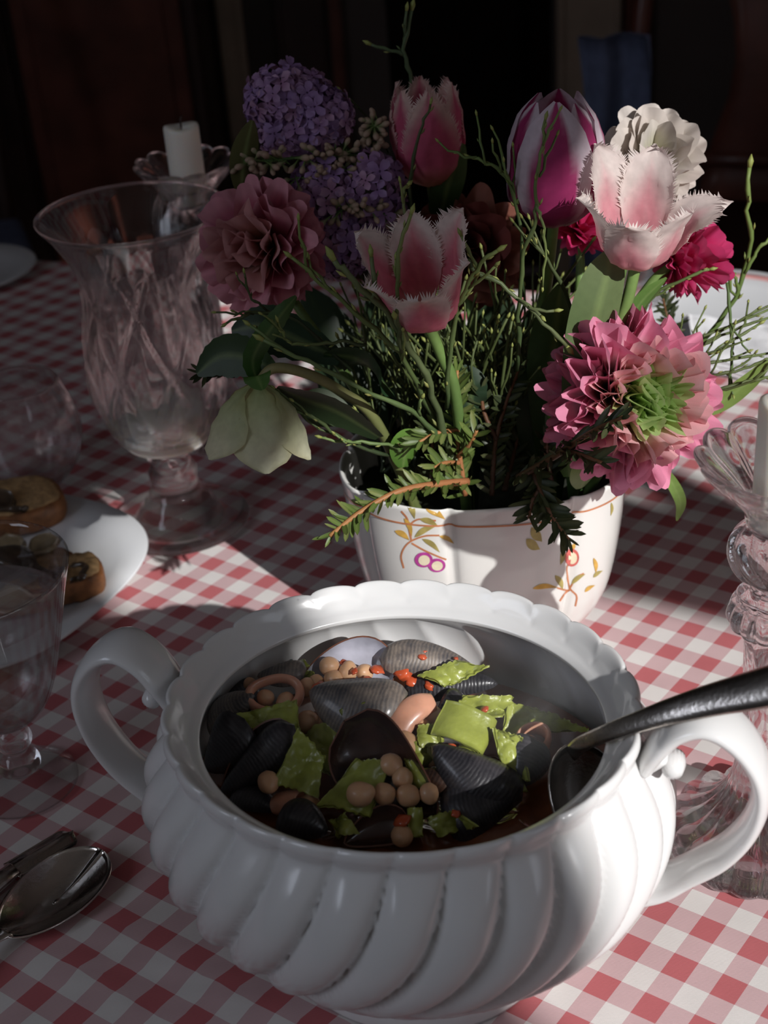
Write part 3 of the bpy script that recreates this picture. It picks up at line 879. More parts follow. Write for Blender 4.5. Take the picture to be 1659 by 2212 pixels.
bits = [(795, 1472, .129, 15, 'red tomato bit on top of the mottled grey mussel'), (688, 1484, .134, 15, 'dark red tomato scrap at the tip of the mottled grey mussel'),
        (742, 1430, .131, 9, 'tomato speck in the back mussel'), (765, 1450, .133, 9, 'tomato drop on the middle chickpea of the back mussel'),
        (815, 1446, .130, 17, 'tomato piece at the right end of the back mussel'), (870, 1450, .128, 20, 'tomato pulp between the two back mussels'),
        (912, 1418, .135, 11, 'tomato speck on the blue-grey back mussel'), (918, 1407, .136, 6, 'smallest tomato speck on the crest of the back mussel'),
        (868, 1424, .133, 8, 'tomato speck at the left of the blue-grey mussel'), (985, 1422, .133, 6, 'tomato speck by the sunlit pasta piece'),
        (1046, 1532, .129, 10, 'tomato drop on the ruffled pasta sheet'), (930, 1480, .124, 14, 'orange tomato pulp under the back right mussel'),
        (868, 1772, .111, 20, 'dark tomato chunk in the front rim mussel'), (985, 1758, .113, 10, 'tomato flake on the folded front pasta'),
        (975, 1610, .126, 10, 'tomato flake under the curled end of the pasta roll'), (592, 1545, .126, 8, 'tomato flake on the wavy pasta below the squid ring'),
        (890, 1470, .124, 16, 'glossy tomato sauce lump in the middle of the back row')]
for i, (x, y, z, rpx, lab) in enumerate(bits):
    p = at_z(x, y, z)
    o = obj('tomato_piece', bm_[i % 2])
    s = rpx * (p - EYE).length / F_PX
    o.location = p; o.scale = (s, s, s); o.rotation_euler = (rp.uniform(-.4, .4), rp.uniform(-.4, .4), rp.uniform(0, 6))
    tag(o, lab, 'tomato', 'tomato bits in the stew')

# ladle: bowl sunk into the stew, flat handle leaving over the right rim
lp = [at_z(1232, 1628, .136), at_z(1260, 1605, .146), at_z(1320, 1580, .160), at_z(1420, 1546, .176), at_z(1530, 1514, .190), at_z(1640, 1488, .203), at_z(1800, 1448, .222), at_z(1990, 1402, .243)]
lad = thing('ladle', 'dull steel ladle standing in the stew with its handle over the right rim', 'ladle', lp[0])
Pc = catmull(lp, 6)
wid = [interp([(0, .0040), (.2, .0042), (.36, .0050), (.55, .0072), (.75, .0095), (1, .0125)], i / (len(Pc) - 1)) for i in range(len(Pc))]
part('handle', *tube([p - lp[0] for p in Pc], wid, 12, True, flat=(1.0, .26), up=(-.05, -.62, .78)), M['steel_worn'], lad)
bdir = (at_z(1140, 1745, .076) - lp[0])
f = frame((0.38, -.62, .66), bdir)
def bowl_fn(off):
    def fn(u, v):
        a = v * 2 * pi
        r = u
        x = .5 + .5 * r * cos(a); y = .36 * r * sin(a)
        z = -.30 * (1 - r * r)
        L_ = .060
        return f.to_3x3() @ Vector((x * L_ - .004, y * L_, z * L_ - off))
    return fn
part('bowl', *slab(lambda u, v: bowl_fn(0)(max(.02, u), v), 10, 33, .0011), M['steel_worn'], lad)
# ------------------------------------------------------------------ flower pot
PC = Vector((0.070, 0.847, 0)); PA, PB, PH = 0.0950, 0.0720, 0.137
PROT = radians(-4)
pprof_o = [(1.00, PH), (1.012, PH - .002), (1.005, PH - .006), (0.990, .122), (0.975, .105), (0.955, .085), (0.925, .064), (0.875, .044), (0.79, .026), (0.69, .012), (0.64, .006), (0.63, .0), (0.55, .0)]
pprof_i = [(0.40, .012), (0.60, .020), (0.80, .045), (0.88, .070), (0.93, .100), (0.955, .125), (0.975, PH - .002)]
pp = [(r, z) for r, z in pprof_i] + [(r, z) for r, z in pprof_o]
pp = [(q.x, q.y) for q in catmull([(r, z, 0) for r, z in pp], 3)]
def pot_xy(th, r, z):
    k = 8 * (th + radians(12)) / (2 * pi)
    f_ = abs((k % 1.0) - .5) * 2                      # 0 mid-panel .. 1 at the groove
    pan = 1.0 + .020 * (1 - f_ ** 2) - .055 * f_ ** 14
    amt = min(1.0, max(0.0, z / .03))
    s = 1 + (pan - 1) * amt
    wav = .0022 * (1 - f_) if z > PH - .012 else 0
    c, sn = cos(th), sin(th)
    e = 2 / 2.35
    x = abs(c) ** e * (1 if c > 0 else -1) * PA * r * s
    y = abs(sn) ** e * (1 if sn > 0 else -1) * PB * r * s
    return (x, y, z + wav)
pot = thing('flower_pot', 'cream glazed faceted flower pot painted with leafy sprigs behind the tureen', 'pot', (PC.x, PC.y, 0), None, (0, 0, PROT))
V, Fc = lathe(pp, 256, lambda th, i, r, z: pot_xy(th, r, z))
body = part('body', V, Fc, M['pot_glaze'], pot)
M['paint_rust'] = mat('paint_rust', (0.52, 0.20, 0.09), 0.3, var=0.15, vscale=150)
M['paint_ochre'] = mat('paint_ochre', (0.56, 0.33, 0.07), 0.3, var=0.30, vscale=120)
M['paint_olive'] = mat('paint_olive', (0.38, 0.31, 0.10), 0.3, var=0.25, vscale=120)
M['paint_purple'] = mat('paint_purple', (0.46, 0.06, 0.30), 0.3, var=0.2, vscale=150)
M['paint_red'] = mat('paint_red', (0.58, 0.13, 0.11), 0.3, var=0.2, vscale=150)
M['paint_cream'] = mat('paint_cream', (0.78, 0.70, 0.50), 0.3, var=0.1, vscale=150)
PM = Matrix.Translation((PC.x, PC.y, 0)) @ Matrix.Rotation(PROT, 4, 'Z'); PMi = PM.inverted()
bvh = bvhtree.BVHTree.FromPolygons([PM @ Vector(v) for v in V], Fc)
def on_pot(cx, cyy):
    px, py = 740 + cx / 2.676, 960 + cyy / 2.676
    hit = bvh.ray_cast(EYE, ray(px, py).normalized())
    if hit[0] is None: return None
    n = hit[1]
    if n.dot(ray(px, py)) > 0: n = -n
    return hit[0] + n * .00025, n
def stroke(mb, pts, w, lift=.0, prof=None):
    P = catmull([(x, y, 0) for x, y in pts], 7)
    rows = []
    for i, p in enumerate(P):
        t = (P[min(i + 1, len(P) - 1)] - P[max(i - 1, 0)]).normalized()
        ww = w * (prof(i / (len(P) - 1)) if prof else 1)
        row = []
        for k in (-1, 0, 1):
            h = on_pot(p.x - t.y * ww * k, p.y + t.x * ww * k)
            if h is None: break
            row.append(PMi @ (h[0] + h[1] * lift))
        if len(row) == 3: rows.append(row)
    V = [q for r in rows for q in r]
    mb.add(V, [(i * 3 + k, (i + 1) * 3 + k, (i + 1) * 3 + k + 1, i * 3 + k + 1) for i in range(len(rows) - 1) for k in range(2)])
leafp = lambda t: max(.05, sin(pi * t ** .8))
def disc(mb, c, rx, ry, lift):
    V, n = [], 20
    h0 = on_pot(*c)
    if h0 is None: return
    V.append(PMi @ (h0[0] + h0[1] * lift))
    for k in range(n):
        h = on_pot(c[0] + rx * cos(2 * pi * k / n), c[1] + ry * sin(2 * pi * k / n))
        if h is None: return
        V.append(PMi @ (h[0] + h[1] * lift))
    mb.add(V, [(0, 1 + k, 1 + (k + 1) % n) for k in range(n)])
for pts in ([(355, 715), (340, 640), (380, 570), (470, 530), (560, 525)], [(400, 570), (470, 610), (560, 650), (600, 665)], [(400, 560), (385, 490), (375, 430), (340, 385)], [(385, 465), (440, 432), (540, 440)]):
    b = MB(); stroke(b, pts, 5); b.build('painted_stem', M['paint_rust'], pot)
for pts in ([(1345, 935), (1352, 875), (1312, 825), (1296, 720), (1310, 685)], [(1310, 840), (1350, 770), (1395, 745)], [(1255, 905), (1285, 860), (1312, 840)], [(1240, 828), (1280, 840), (1312, 845)]):
    b = MB(); stroke(b, pts, 5); b.build('painted_stem', M['paint_rust'], pot)
for i, (p, q, w) in enumerate([((375, 335), (418, 428), 17), ((358, 425), (402, 530), 14), ((448, 430), (553, 472), 17), ((480, 372), (592, 432), 19), ((418, 535), (545, 468), 17), ((303, 498), (388, 552), 17), ((462, 545), (562, 622), 15), ((560, 528), (645, 572), 13),
        ((1272, 605), (1258, 695), 15), ((1345, 572), (1305, 615), 13), ((1228, 755), (1272, 838), 17), ((1098, 832), (1245, 826), 15), ((1325, 805), (1402, 748), 13), ((1450, 655), (1462, 742), 12), ((1448, 768), (1502, 728), 11), ((1398, 852), (1458, 812), 11), ((1552, 335), (1548, 412), 8)]):
    m_ = ((p[0] + q[0]) / 2 + (q[1] - p[1]) * .08, (p[1] + q[1]) / 2 - (q[0] - p[0]) * .08)
    b = MB(); stroke(b, [p, m_, q], w, .0001, leafp); b.build('painted_leaf', M['paint_ochre' if i % 2 else 'paint_olive'], pot)
for p, q in (((1092, 478), (1152, 560)), ((1062, 545), (1140, 605))):
    b = MB(); stroke(b, [p, ((p[0] + q[0]) / 2, (p[1] + q[1]) / 2 + 8), q], 28, .0001, leafp); b.build('painted_leaf', M['paint_olive'], pot)
for c, rx, ry, m_ in (((470, 665), 52, 44, 'paint_purple'), ((545, 697), 50, 40, 'paint_purple'), ((1325, 652), 42, 52, 'paint_red')):
    b = MB(); disc(b, c, rx, ry, .0002)
    q_ = b.build('painted_petal', M[m_], pot)
    b = MB(); disc(b, (c[0] + 3, c[1] + 2), rx * .64, ry * .68, .0004); b.build('petal_centre', M['paint_cream'], q_)
# thin gilt line under the rim
V, Fc = [], []
nseg = 256
for k in range(nseg):
    th = 2 * pi * k / nseg
    for z in (.1248, .1262):
        x, y, zz = pot_xy(th, interp([(0.105, .975), (.122, .990), (PH - .006, 1.005)], z), z)
        V.append(((x) * 1.004, (y) * 1.004, z))
part('gilt_line', V, [(2 * k, 2 * ((k + 1) % nseg), 2 * ((k + 1) % nseg) + 1, 2 * k + 1) for k in range(nseg)], M['paint_rust'], pot)
M['foam'] = mat('foam', (0.016, 0.020, 0.010), 0.95, var=0.4, vscale=200, bump=0.4, bscale=300)
fo = part('floral_foam', *grid(lambda u, v: (lambda q: (q[0], q[1], .108 + .004 * fbm((q[0], q[1], 1), 90)))(pot_xy(v * 2 * pi, .93 * max(.001, u), .05)), 14, 60), M['foam'])
fo.location = (PC.x, PC.y, 0); fo.rotation_euler = (0, 0, PROT)
tag(fo, 'dark wet floral foam inside the painted flower pot', 'floral foam')

# ------------------------------------------------------------------ flowers
M['petal'] = petal_mat('petal', 0.32)
M['leaf'] = petal_mat('leaf', 0.22, 0.42)
M['stem'] = petal_mat('stem', 0.05, 0.5)
G_DARK, G_MID, G_LITE, G_YEL = (0.022, 0.055, 0.016), (0.07, 0.13, 0.035), (0.17, 0.27, 0.075), (0.34, 0.36, 0.10)
rf = random.Random(21)
def soil(dx=0, dy=0): return Vector((PC.x + dx, PC.y + dy, .106))
def stem_part(t, pts, r0, r1, c0=G_MID, c1=G_LITE, name='stem'):
    P = catmull(pts, 8)
    n = len(P)
    V, Fc = tube([p - t.location for p in P], [lerp(r0, r1, i / (n - 1)) for i in range(n)], 10)
    return part(name, V, Fc, M['stem'], t, cols=[mix3(c0, c1, (i // 10) / (n - 1)) for i in range(len(V))])
def leaf_part(t, pts, w, side, c0, c1, fold=.25, prof=None, wave=0.0, serr=0.0, name='leaf', parent=None, vein=None):
    """leaf along pts (world); side: direction of its width"""
    P = catmull(pts, 7); n = len(P)
    prof = prof or (lambda s: max(.03, sin(pi * min(1, s * .93 + .05)) ** .7))
    V, cols, m = [], [], 9
    for i, p in enumerate(P):
        s = i / (n - 1)
        tt = (P[min(i + 1, n - 1)] - P[max(i - 1, 0)]).normalized()
        sd = Vector(side); sd = (sd - tt * sd.dot(tt)).normalized()
        nn = tt.cross(sd)
        for k in range(m):
            v = 2 * k / (m - 1) - 1
            ww = w * prof(s) * (1 + serr * sin(s * 60) * (abs(v) > .9))
            V.append(p - t.location + sd * v * ww + nn * (fold * ww * (abs(v) ** 1.5) + wave * sin(s * 9 + v * 2) * abs(v)))
            cols.append(mix3(mix3(c0, c1, s), vein or (.25, .34, .12), .35 * exp(-(v / .12) ** 2)))
    Fc = [(i * m + k, (i + 1) * m + k, (i + 1) * m + k + 1, i * m + k + 1) for i in range(n - 1) for k in range(m - 1)]
    return part(name, V, Fc, M['leaf'], parent or t, cols=cols)

def tulip(label, base, axis, L_, prof, hw, colf, fringe=0.0, spin=0.0, stem=None, leaves=(), n_pet=6, cat='tulip', name='tulip', hwp=None, seed=1, flare=None, wob=.0012, petal_names='petal', stemcol=(G_MID, G_LITE), sr=(.0038, .0034), lenk=None):
    rr = random.Random(seed)
    b0 = Vector(base)
    t = thing(name, label, cat, stem[0] if stem else b0)
    f = frame(axis, (1, 0.1, 0)).to_3x3()
    off = b0 - t.location
    hwp = hwp or [(0, .42), (.12, .70), (.35, .98), (.55, .98), (.75, .70), (.9, .36), (1, .04)]
    for k in range(n_pet):
        outer = k % 2 == 0 if n_pet == 6 else True
        ph = spin + 2 * pi * k / n_pet + rr.uniform(-.06, .06)
        fl = (flare or {}).get(k, 0.0)
        hs = rr.uniform(.97, 1.03) * (lenk or {}).get(k, 1.0)
        sc = 1.0 if outer else .93
        def P(u, v):
            h = hw * interp(hwp, u)
            a = ph + v * h
            r = interp(prof, u) * sc * (1 + .10 * fl * u * u * 3) * (1 - .05 * v * v * u)
            r *= 1 + .035 * exp(-(v / .10) ** 2) * (1 if u > .1 else 0) * (-.6)
            z = L_ * hs * u * (1 - .25 * fl * u)
            q = Vector((r * cos(a), r * sin(a), z))
            q += Vector((cos(a), sin(a), 0)) * wob * fbm((a * 3, u * 4, k * 7.7 + seed), 1.0) * 1.2
            return f @ q + off
        nu, nv = 20, 13
        V = [P(i / (nu - 1), 2 * j / (nv - 1) - 1) for i in range(nu) for j in range(nv)]
        cols = [colf(i / (nu - 1), abs(2 * j / (nv - 1) - 1), outer, rr) for i in range(nu) for j in range(nv)]
        Fc = [(i * nv + j, (i + 1) * nv + j, (i + 1) * nv + j + 1, i * nv + j + 1) for i in range(nu - 1) for j in range(nv - 1)]
        if fringe:
            N = 46
            for sgn in (-1, 1):
                for q in range(N):
                    u = .42 + .58 * (q + .5) / N
                    du = .58 / N * .62
                    a_, b_ = P(max(0, u - du), sgn), P(min(1, u + du), sgn)
                    m_ = P(u, sgn); o_ = (m_ - P(u, sgn * .80))
                    up_ = (P(min(1, u + .02), sgn) - P(u - .02, sgn))
                    d = (o_.normalized() * 1.0 + up_.normalized() * .8 if o_.length > 1e-7 else up_).normalized()
                    tip = m_ + d * fringe * rr.uniform(.45, 1.15) * (.6 + .6 * (u - .4))
                    tip += Vector((rr.uniform(-1, 1), rr.uniform(-1, 1), rr.uniform(-1, 1))) * fringe * .18
                    i0 = len(V); V += [a_, b_, tip]
                    c = colf(1, 1, outer, rr); cols += [colf(u, .95, outer, rr)] * 2 + [mix3(c, (.85, .80, .76), .5)]
                    Fc.append((i0, i0 + 1, i0 + 2))
        part(petal_names, V, Fc, M['petal'], t, cols=cols)
    if stem: stem_part(t, list(stem) + [b0 + f @ Vector((0, 0, .001))], sr[0], sr[1], *stemcol)
    for l in leaves: leaf_part(t, *l)
    return t
def jit(c, rr, a=.05):
    k = 1 + rr.uniform(-a, a)
    return tuple(x * k for x in c)
def col_magenta(u, v, outer, rr):
    white, mag, dk = (.70, .60, .66), (.37, .035, .14), (.24, .02, .09)
    edge = .16 + .58 * max(0, 1 - u * .95) ** .8
    w = min(1, max(0, (v - edge) / .14)) * min(1, max(0, (u - .12) / .2))
    c = mix3(mix3(dk, mag, min(1, u * 1.6)), white, w * .95)
    if u < .08: c = mix3((.6, .5, .4), c, u / .08)
    return jit(c, rr, .06)
def col_fringed(u, v, outer, rr):
    white, pink, base = (.78, .67, .62), (.64, .17, .23), (.72, .56, .44)
    w = min(1, max(0, (u - .40) / .45 + (v - .55) * 1.2))
    c = mix3(pink, white, max(0, min(1, w)))
    if v < .12 and u < .8: c = mix3(c, (.70, .25, .27), .4)
    if u < .22: c = mix3(base, c, u / .22)
    return jit(c, rr, .05)
def col_pale(u, v, outer, rr):
    white, pink, base = (.74, .64, .60), (.66, .27, .31), (.72, .60, .46)
    w = min(1, max(0, (u - .30) / .40 + (v - .50) * 1.1))
    c = mix3(pink, white, w)
    if v < .10 and u < .7: c = mix3(c, (.66, .34, .36), .4)
    if u < .25: c = mix3(base, c, u / .25)
    return jit(c, rr, .05)
def col_back(u, v, outer, rr):
    white, pink = (.66, .45, .40), (.56, .10, .19)
    w = min(1, max(0, (u - .55) / .4 + (v - .55) * 1.3))
    c = mix3(pink, white, max(0, min(1, w)))
    if u < .3: c = mix3((.50, .26, .14), c, u / .3)
    return jit(c, rr, .05)

egg = lambda R: [(0, .10 * R), (.06, .58 * R), (.2, .92 * R), (.4, 1.0 * R), (.65, .95 * R), (.85, .76 * R), (1, .46 * R)]
cup = lambda R: [(0, .10 * R), (.06, .45 * R), (.2, .76 * R), (.45, .90 * R), (.7, .98 * R), (.88, 1.12 * R), (1, 1.30 * R)]
bs = at_y(1196, 482, .835)
tulip('tall closed magenta tulip with broad white petal edges at the bouquet top', bs, (.02, -.10, 1), .0795, egg(.0300), .86, col_magenta, 0, .20,
      [soil(.035, -.01), at_y(1160, 780, .838), at_y(1183, 600, .835)],
      [([soil(.045, -.02), at_y(1195, 860, .81), at_y(1200, 720, .815), at_y(1212, 615, .825)], .016, (1, .15, 0), G_DARK, G_MID, .3)], seed=3, hwp=[(0, .42), (.12, .72), (.35, 1.0), (.6, 1.06), (.8, .92), (.93, .62), (1, .14)])
bs = at_y(1374, 572, .790)
FR = [(0, .40), (.12, .74), (.35, 1.04), (.58, 1.05), (.76, .88), (.89, .56), (1, .05)]
tulip('open pale pink fringed tulip at the upper right of the bouquet', bs, (.04, -.14, 1), .056, cup(.0290), .61, col_pale, .0058, radians(2),
      [soil(.062, -.02), at_y(1305, 800, .790), at_y(1352, 660, .789)],
      [([soil(.058, -.03), at_y(1262, 860, .775), at_y(1285, 700, .778), at_y(1312, 590, .783), at_y(1318, 540, .786)], .0160, (1, .25, 0), (.05, .11, .03), (.16, .20, .09), .22)],
      seed=8, flare={0: 1.5, 1: .15, 5: .12, 4: .05, 2: .1, 3: .4}, lenk={4: .80, 5: .84, 0: .98, 1: 1.10, 2: 1.12, 3: .95}, hwp=FR)
bs = at_y(922, 700, .772)
tulip('open pink and white fringed tulip at the centre front of the bouquet', bs, (-.10, -.26, 1), .056, cup(.0268), .63, col_fringed, .0054, radians(26),
      [soil(-.015, -.03), at_y(985, 860, .785), at_y(955, 770, .776)],
      [([soil(-.01, -.025), at_y(1015, 900, .80), at_y(1020, 830, .805), at_y(1000, 790, .81)], .010, (.6, .1, .6), (.016, .034, .016), (.03, .055, .03), .2)], seed=14,
      flare={2: .25, 4: .12, 5: .1, 3: .3}, lenk={4: .80, 5: .90, 3: .86, 0: 1.12, 1: 1.06, 2: 1.14}, hwp=FR)
bs = at_y(932, 402, .925)
tulip('blurred pink fringed tulip standing at the back of the bouquet', bs, (-.02, .02, 1), .066, [(0, .003), (.06, .013), (.2, .0215), (.45, .0245), (.7, .0240), (.9, .0215), (1, .0205)], .85, col_back, .005, .5,
      [soil(-.01, .03), at_y(960, 560, .92), at_y(940, 450, .925)],
      [([at_y(945, 500, .92), at_y(968, 400, .915), at_y(1000, 310, .92)], .011, (1, .1, 0), G_DARK, G_MID, .2)], seed=5)

# layered flowers
def petal_meshes(nm, classes, ruffle, cup_, wid, nvar=4, seed=0, nick=.045, bends=None):
    """for every colour class (base, edge, rim) nvar petal shapes, length 1 along y"""
    out = []
    rr = random.Random(seed)
    for ci, cl in enumerate(classes):
        bd = bends[ci] if bends else 1.0
        row = []
        for k in range(nvar):
            p1, p2, k1 = rr.uniform(0, 6), rr.uniform(0, 6), rr.uniform(5, 8)
            nu, nv = 8, 13
            V, cols = [], []
            for i in range(nu):
                t = i / (nu - 1)
                for j in range(nv):
                    s = 2 * j / (nv - 1) - 1
                    w = wid * (.16 + .84 * t ** .7)
                    y = t * (1 - .34 * abs(s) ** 2.6 * t) + nick * sin(k1 * .55 * s + p2) * t ** 3
                    x = s * w * .5 * (1 - .10 * t ** 4)
                    z = cup_ * (.40 * s * s * t - .34 * bd * t * t) + ruffle * t ** 1.6 * (sin(k1 * .55 * s + p1) * .6 + sin(.95 * k1 * s + p2) * .3)
                    V.append((x, y, z))
                    c = mix3(cl[0], cl[1], min(1, t * 1.25))
                    if t > .84: c = mix3(c, cl[2], .8)
                    cols.append(jit(c, rr, .07))
            Fc = [(i * nv + j, (i + 1) * nv + j, (i + 1) * nv + j + 1, i * nv + j + 1) for i in range(nu - 1) for j in range(nv - 1)]
            row.append(make_mesh('petal', V, Fc, M['petal'], True, cols))
        out.append(row)
    return out
def ranunculus(label, ctr, axis, R, meshes, layers, stem, seed=0, squash=.85, name='ranunculus', cat='ranunculus', group=None, extra=None):
    """layers: (polar angle in degrees, petals, length factor, colour class)"""
    rr = random.Random(seed)
    c = Vector(ctr)
    t = thing(name, label, cat, stem[0])
    A = frame(axis, (1, .2, .1)).to_3x3()
    base = c - A @ Vector((0, 0, R * .62))
    for al, n, lf, cl in layers:
        ph = rr.uniform(0, 6)
        for k in range(n):
            a = radians(al + rr.uniform(-7, 7)); bta = ph + 2 * pi * k / n + rr.uniform(-.16, .16)
            d = Vector((sin(a) * cos(bta), sin(a) * sin(bta), cos(a)))
            # length so that the tips lie on a dome of radius R about c
            o = Vector((0, 0, -R * .62)); bq = o.dot(d); L_ = -bq + sqrt(max(0, bq * bq - (o.length_squared - R * R)))
            L_ *= lf * rr.uniform(.92, 1.06)
            inw = Vector((-cos(a) * cos(bta), -cos(a) * sin(bta), sin(a)))
            x = d.cross(inw)
            Mx = Matrix((x, d, inw)).transposed()
            Mw = (A @ Mx).to_4x4() @ Matrix.Rotation(rr.uniform(-.25, .25), 4, 'Y') @ Matrix.Diagonal((L_, L_, L_, 1))
            Mw.translation = base - t.location + A @ (d * R * .05)
            o_ = obj('petal', rr.choice(meshes[cl]), t, Mw)
    stem_part(t, list(stem) + [base], .0032, .0028)
    return t
big = petal_meshes('big', [((.24, .42, .07), (.36, .56, .13), (.50, .64, .28)), ((.52, .62, .20), (.78, .58, .44), (.86, .46, .52)), ((.86, .64, .48), (.86, .52, .61), (.76, .25, .40)), ((.82, .48, .55), (.84, .50, .61), (.74, .23, .38))], .16, .45, .44, 6, 3, .05, (.0, .3, .6, .95))
for row in big[:1]:
    for me_ in row:
        for v in me_.vertices: v.co.x *= .6
rc = at_y(1366, 862, .765)
ranunculus('huge ruffled pink ranunculus with a green heart leaning over the right pot rim', rc, (.30, -.85, .30), .0475, big,
           [(3, 7, .84, 0), (8, 12, .87, 0), (14, 15, .90, 0), (21, 18, .93, 1), (29, 22, .96, 1), (38, 26, .98, 2), (47, 28, 1.0, 2), (57, 29, 1.0, 2), (67, 29, 1.0, 2), (78, 29, 1.0, 3), (90, 28, 1.02, 3), (103, 26, 1.03, 3), (117, 22, 1.04, 3)],
           [soil(.055, -.02), at_y(1300, 1010, .80)], 4)
hot = petal_meshes('hot', [((.45, .02, .09), (.60, .03, .14), (.66, .06, .20)), ((.40, .015, .08), (.62, .04, .17), (.70, .10, .24))], .07, .45, .55, 4, 5)
ranunculus('hot pink ranunculus facing right behind the pale fringed tulip', at_y(1500, 553, .86), (.75, .20, .15), .0255, hot,
           [(10, 6, .9, 0), (28, 10, .95, 0), (46, 13, 1, 1), (64, 15, 1, 1), (82, 15, 1, 1), (100, 14, 1, 1), (118, 10, .98, 1)], [soil(.06, .02), at_y(1330, 740, .85), at_y(1400, 620, .855)], 7)
ranunculus('small dark pink ranunculus tucked between the two right tulips', at_y(1262, 485, .885), (.2, -.5, .7), .0185, hot,
           [(12, 6, .9, 0), (35, 10, .95, 0), (60, 12, 1, 0), (85, 12, 1, 1)], [soil(.05, .01), at_y(1250, 640, .87)], 9)
whi = petal_meshes('whi', [((.50, .50, .28), (.62, .58, .50), (.66, .61, .56)), ((.58, .53, .45), (.66, .60, .54), (.68, .61, .56))], .07, .45, .66, 4, 6, .03)
ranunculus('white ranunculus at the top right of the bouquet', at_y(1412, 335, .885), (.05, -.62, .70), .0300, whi,
           [(8, 5, .86, 0), (20, 8, .92, 1), (34, 11, .96, 1), (50, 13, 1, 1), (66, 15, 1.0, 1), (82, 15, 1.02, 1), (100, 13, 1.04, 1)], [soil(.06, .02), at_y(1340, 600, .87), at_y(1390, 430, .88)], 12)
peo = petal_meshes('peo', [((.44, .28, .10), (.62, .29, .28), (.68, .38, .38)), ((.50, .11, .17), (.64, .22, .31), (.72, .36, .42)), ((.46, .07, .14), (.60, .17, .26), (.68, .28, .36))], .13, .35, .55, 4, 8)
ranunculus('dusky pink peony-like ranunculus at the left side of the bouquet', at_y(556, 535, .865), (-.42, -.80, .30), .0400, peo,
           [(6, 5, .8, 0), (20, 9, .88, 0), (35, 12, .94, 1), (50, 15, .98, 1), (65, 17, 1, 1), (80, 18, 1, 2), (97, 17, 1.02, 2), (114, 14, 1.02, 2)], [soil(-.04, 0), at_y(740, 800, .84), at_y(630, 640, .86)], 15)
dkr = petal_meshes('dkr', [((.10, .025, .015), (.16, .035, .03), (.22, .06, .05)), ((.14, .06, .02), (.20, .07, .045), (.26, .10, .07))], .10, .35, .6, 4, 10)
ranunculus('shaded brownish red ranunculus deep in the middle of the bouquet', at_y(1010, 540, .905), (0, -.75, .55), .0370, dkr,
           [(8, 5, .85, 0), (25, 9, .92, 0), (45, 12, .97, 1), (65, 14, 1, 1), (85, 14, 1, 0), (103, 12, 1, 1)], [soil(.01, .02), at_y(1020, 700, .88)], 18)

# hellebore
def col_hel(u, v, outer, rr):
    c = mix3((.36, .44, .20), (.66, .66, .47), min(1, u * 1.25))
    return jit(mix3(c, (.42, .36, .12), .35 * v * v), rr, .04)
hb = at_y(556, 828, .772)
hel = tulip('nodding cream-green hellebore on an arching stem at the left of the pot', hb, (-.08, -.22, -1), .047,
      [(0, .004), (.1, .013), (.3, .021), (.6, .0265), (.85, .029), (1, .030)], .92, col_hel, 0, .25,
      [soil(-.045, -.03), at_y(815, 915, .79), at_y(735, 845, .78), at_y(660, 806, .772), at_y(590, 796, .77)], (), 5, 'hellebore', 'hellebore',
      [(0, .45), (.2, .75), (.5, .95), (.7, .88), (.87, .56), (1, .10)], 6, {0: .25, 1: .05, 2: .35, 3: .15, 4: .1}, .0016, 'sepal', ((.10, .13, .04), (.26, .22, .10)), (.0036, .0030))
for pts, w, sd, c0, c1 in (([hb, at_y(548, 770, .772), at_y(600, 690, .78), at_y(640, 640, .79)], .0070, (.5, .2, -.6), (.04, .10, .02), (.05, .12, .03)),
                           ([hb, at_y(555, 812, .762), at_y(568, 842, .758)], .0085, (1, .1, .1), (.06, .14, .03), (.07, .15, .03)),
                           ([at_y(590, 796, .775), at_y(520, 770, .785), at_y(470, 772, .79), at_y(425, 808, .79)], .0135, (.2, .5, .8), (.035, .07, .02), (.03, .055, .02)),
                           ([at_y(735, 775, .80), at_y(620, 725, .81), at_y(560, 705, .815), at_y(500, 715, .82)], .0150, (.1, .5, .8), (.02, .045, .02), (.025, .05, .025)),
                           ([at_y(850, 850, .81), at_y(780, 780, .80), at_y(700, 765, .80)], .0165, (.4, .4, -.7), (.02, .05, .02), (.022, .055, .02)),
                           ([at_y(820, 945, .79), at_y(730, 890, .785), at_y(650, 860, .785), at_y(600, 835, .785)], .0165, (.3, .4, -.8), (.035, .065, .025), (.025, .05, .02))):
    leaf_part(hel, pts, w, sd, c0, c1, .12, serr=.05)

# lilac
def floret_mesh(c0, c1, seed):
    rr = random.Random(seed)
    V, Fc, K = [], [], []
    Vt, Ft = tube([(0, 0, -1.5), (0, 0, -.1)], [.14, .18], 6)
    V += Vt; Fc += Ft; K += [mix3(c0, (.10, .06, .12), .4)] * len(Vt)
    for k in range(4):
        a = k * pi / 2 + rr.uniform(-.1, .1)
        n0 = len(V)
        for i, (r, w) in enumerate(((.08, .10), (.45, .34), (.80, .36), (1.05, .10))):
            for s in (-1, 0, 1):
                V.append((r * cos(a) - s * w * sin(a), r * sin(a) + s * w * cos(a), .10 * r + .16 * abs(s) * r - (.25 if i == 3 else 0) * rr.uniform(.2, 1)))
                K.append(jit(mix3(c0, c1, r), rr, .1))
        for i in range(3):
            for s in range(2): Fc.append((n0 + i * 3 + s, n0 + i * 3 + 3 + s, n0 + i * 3 + 4 + s, n0 + i * 3 + 1 + s))
    return make_mesh('floret', V, Fc, M['petal'], True, K)
flo = [floret_mesh((.26, .13, .28), (.42, .26, .44), 1), floret_mesh((.32, .15, .28), (.50, .32, .46), 2), floret_mesh((.24, .13, .30), (.38, .25, .46), 3)]
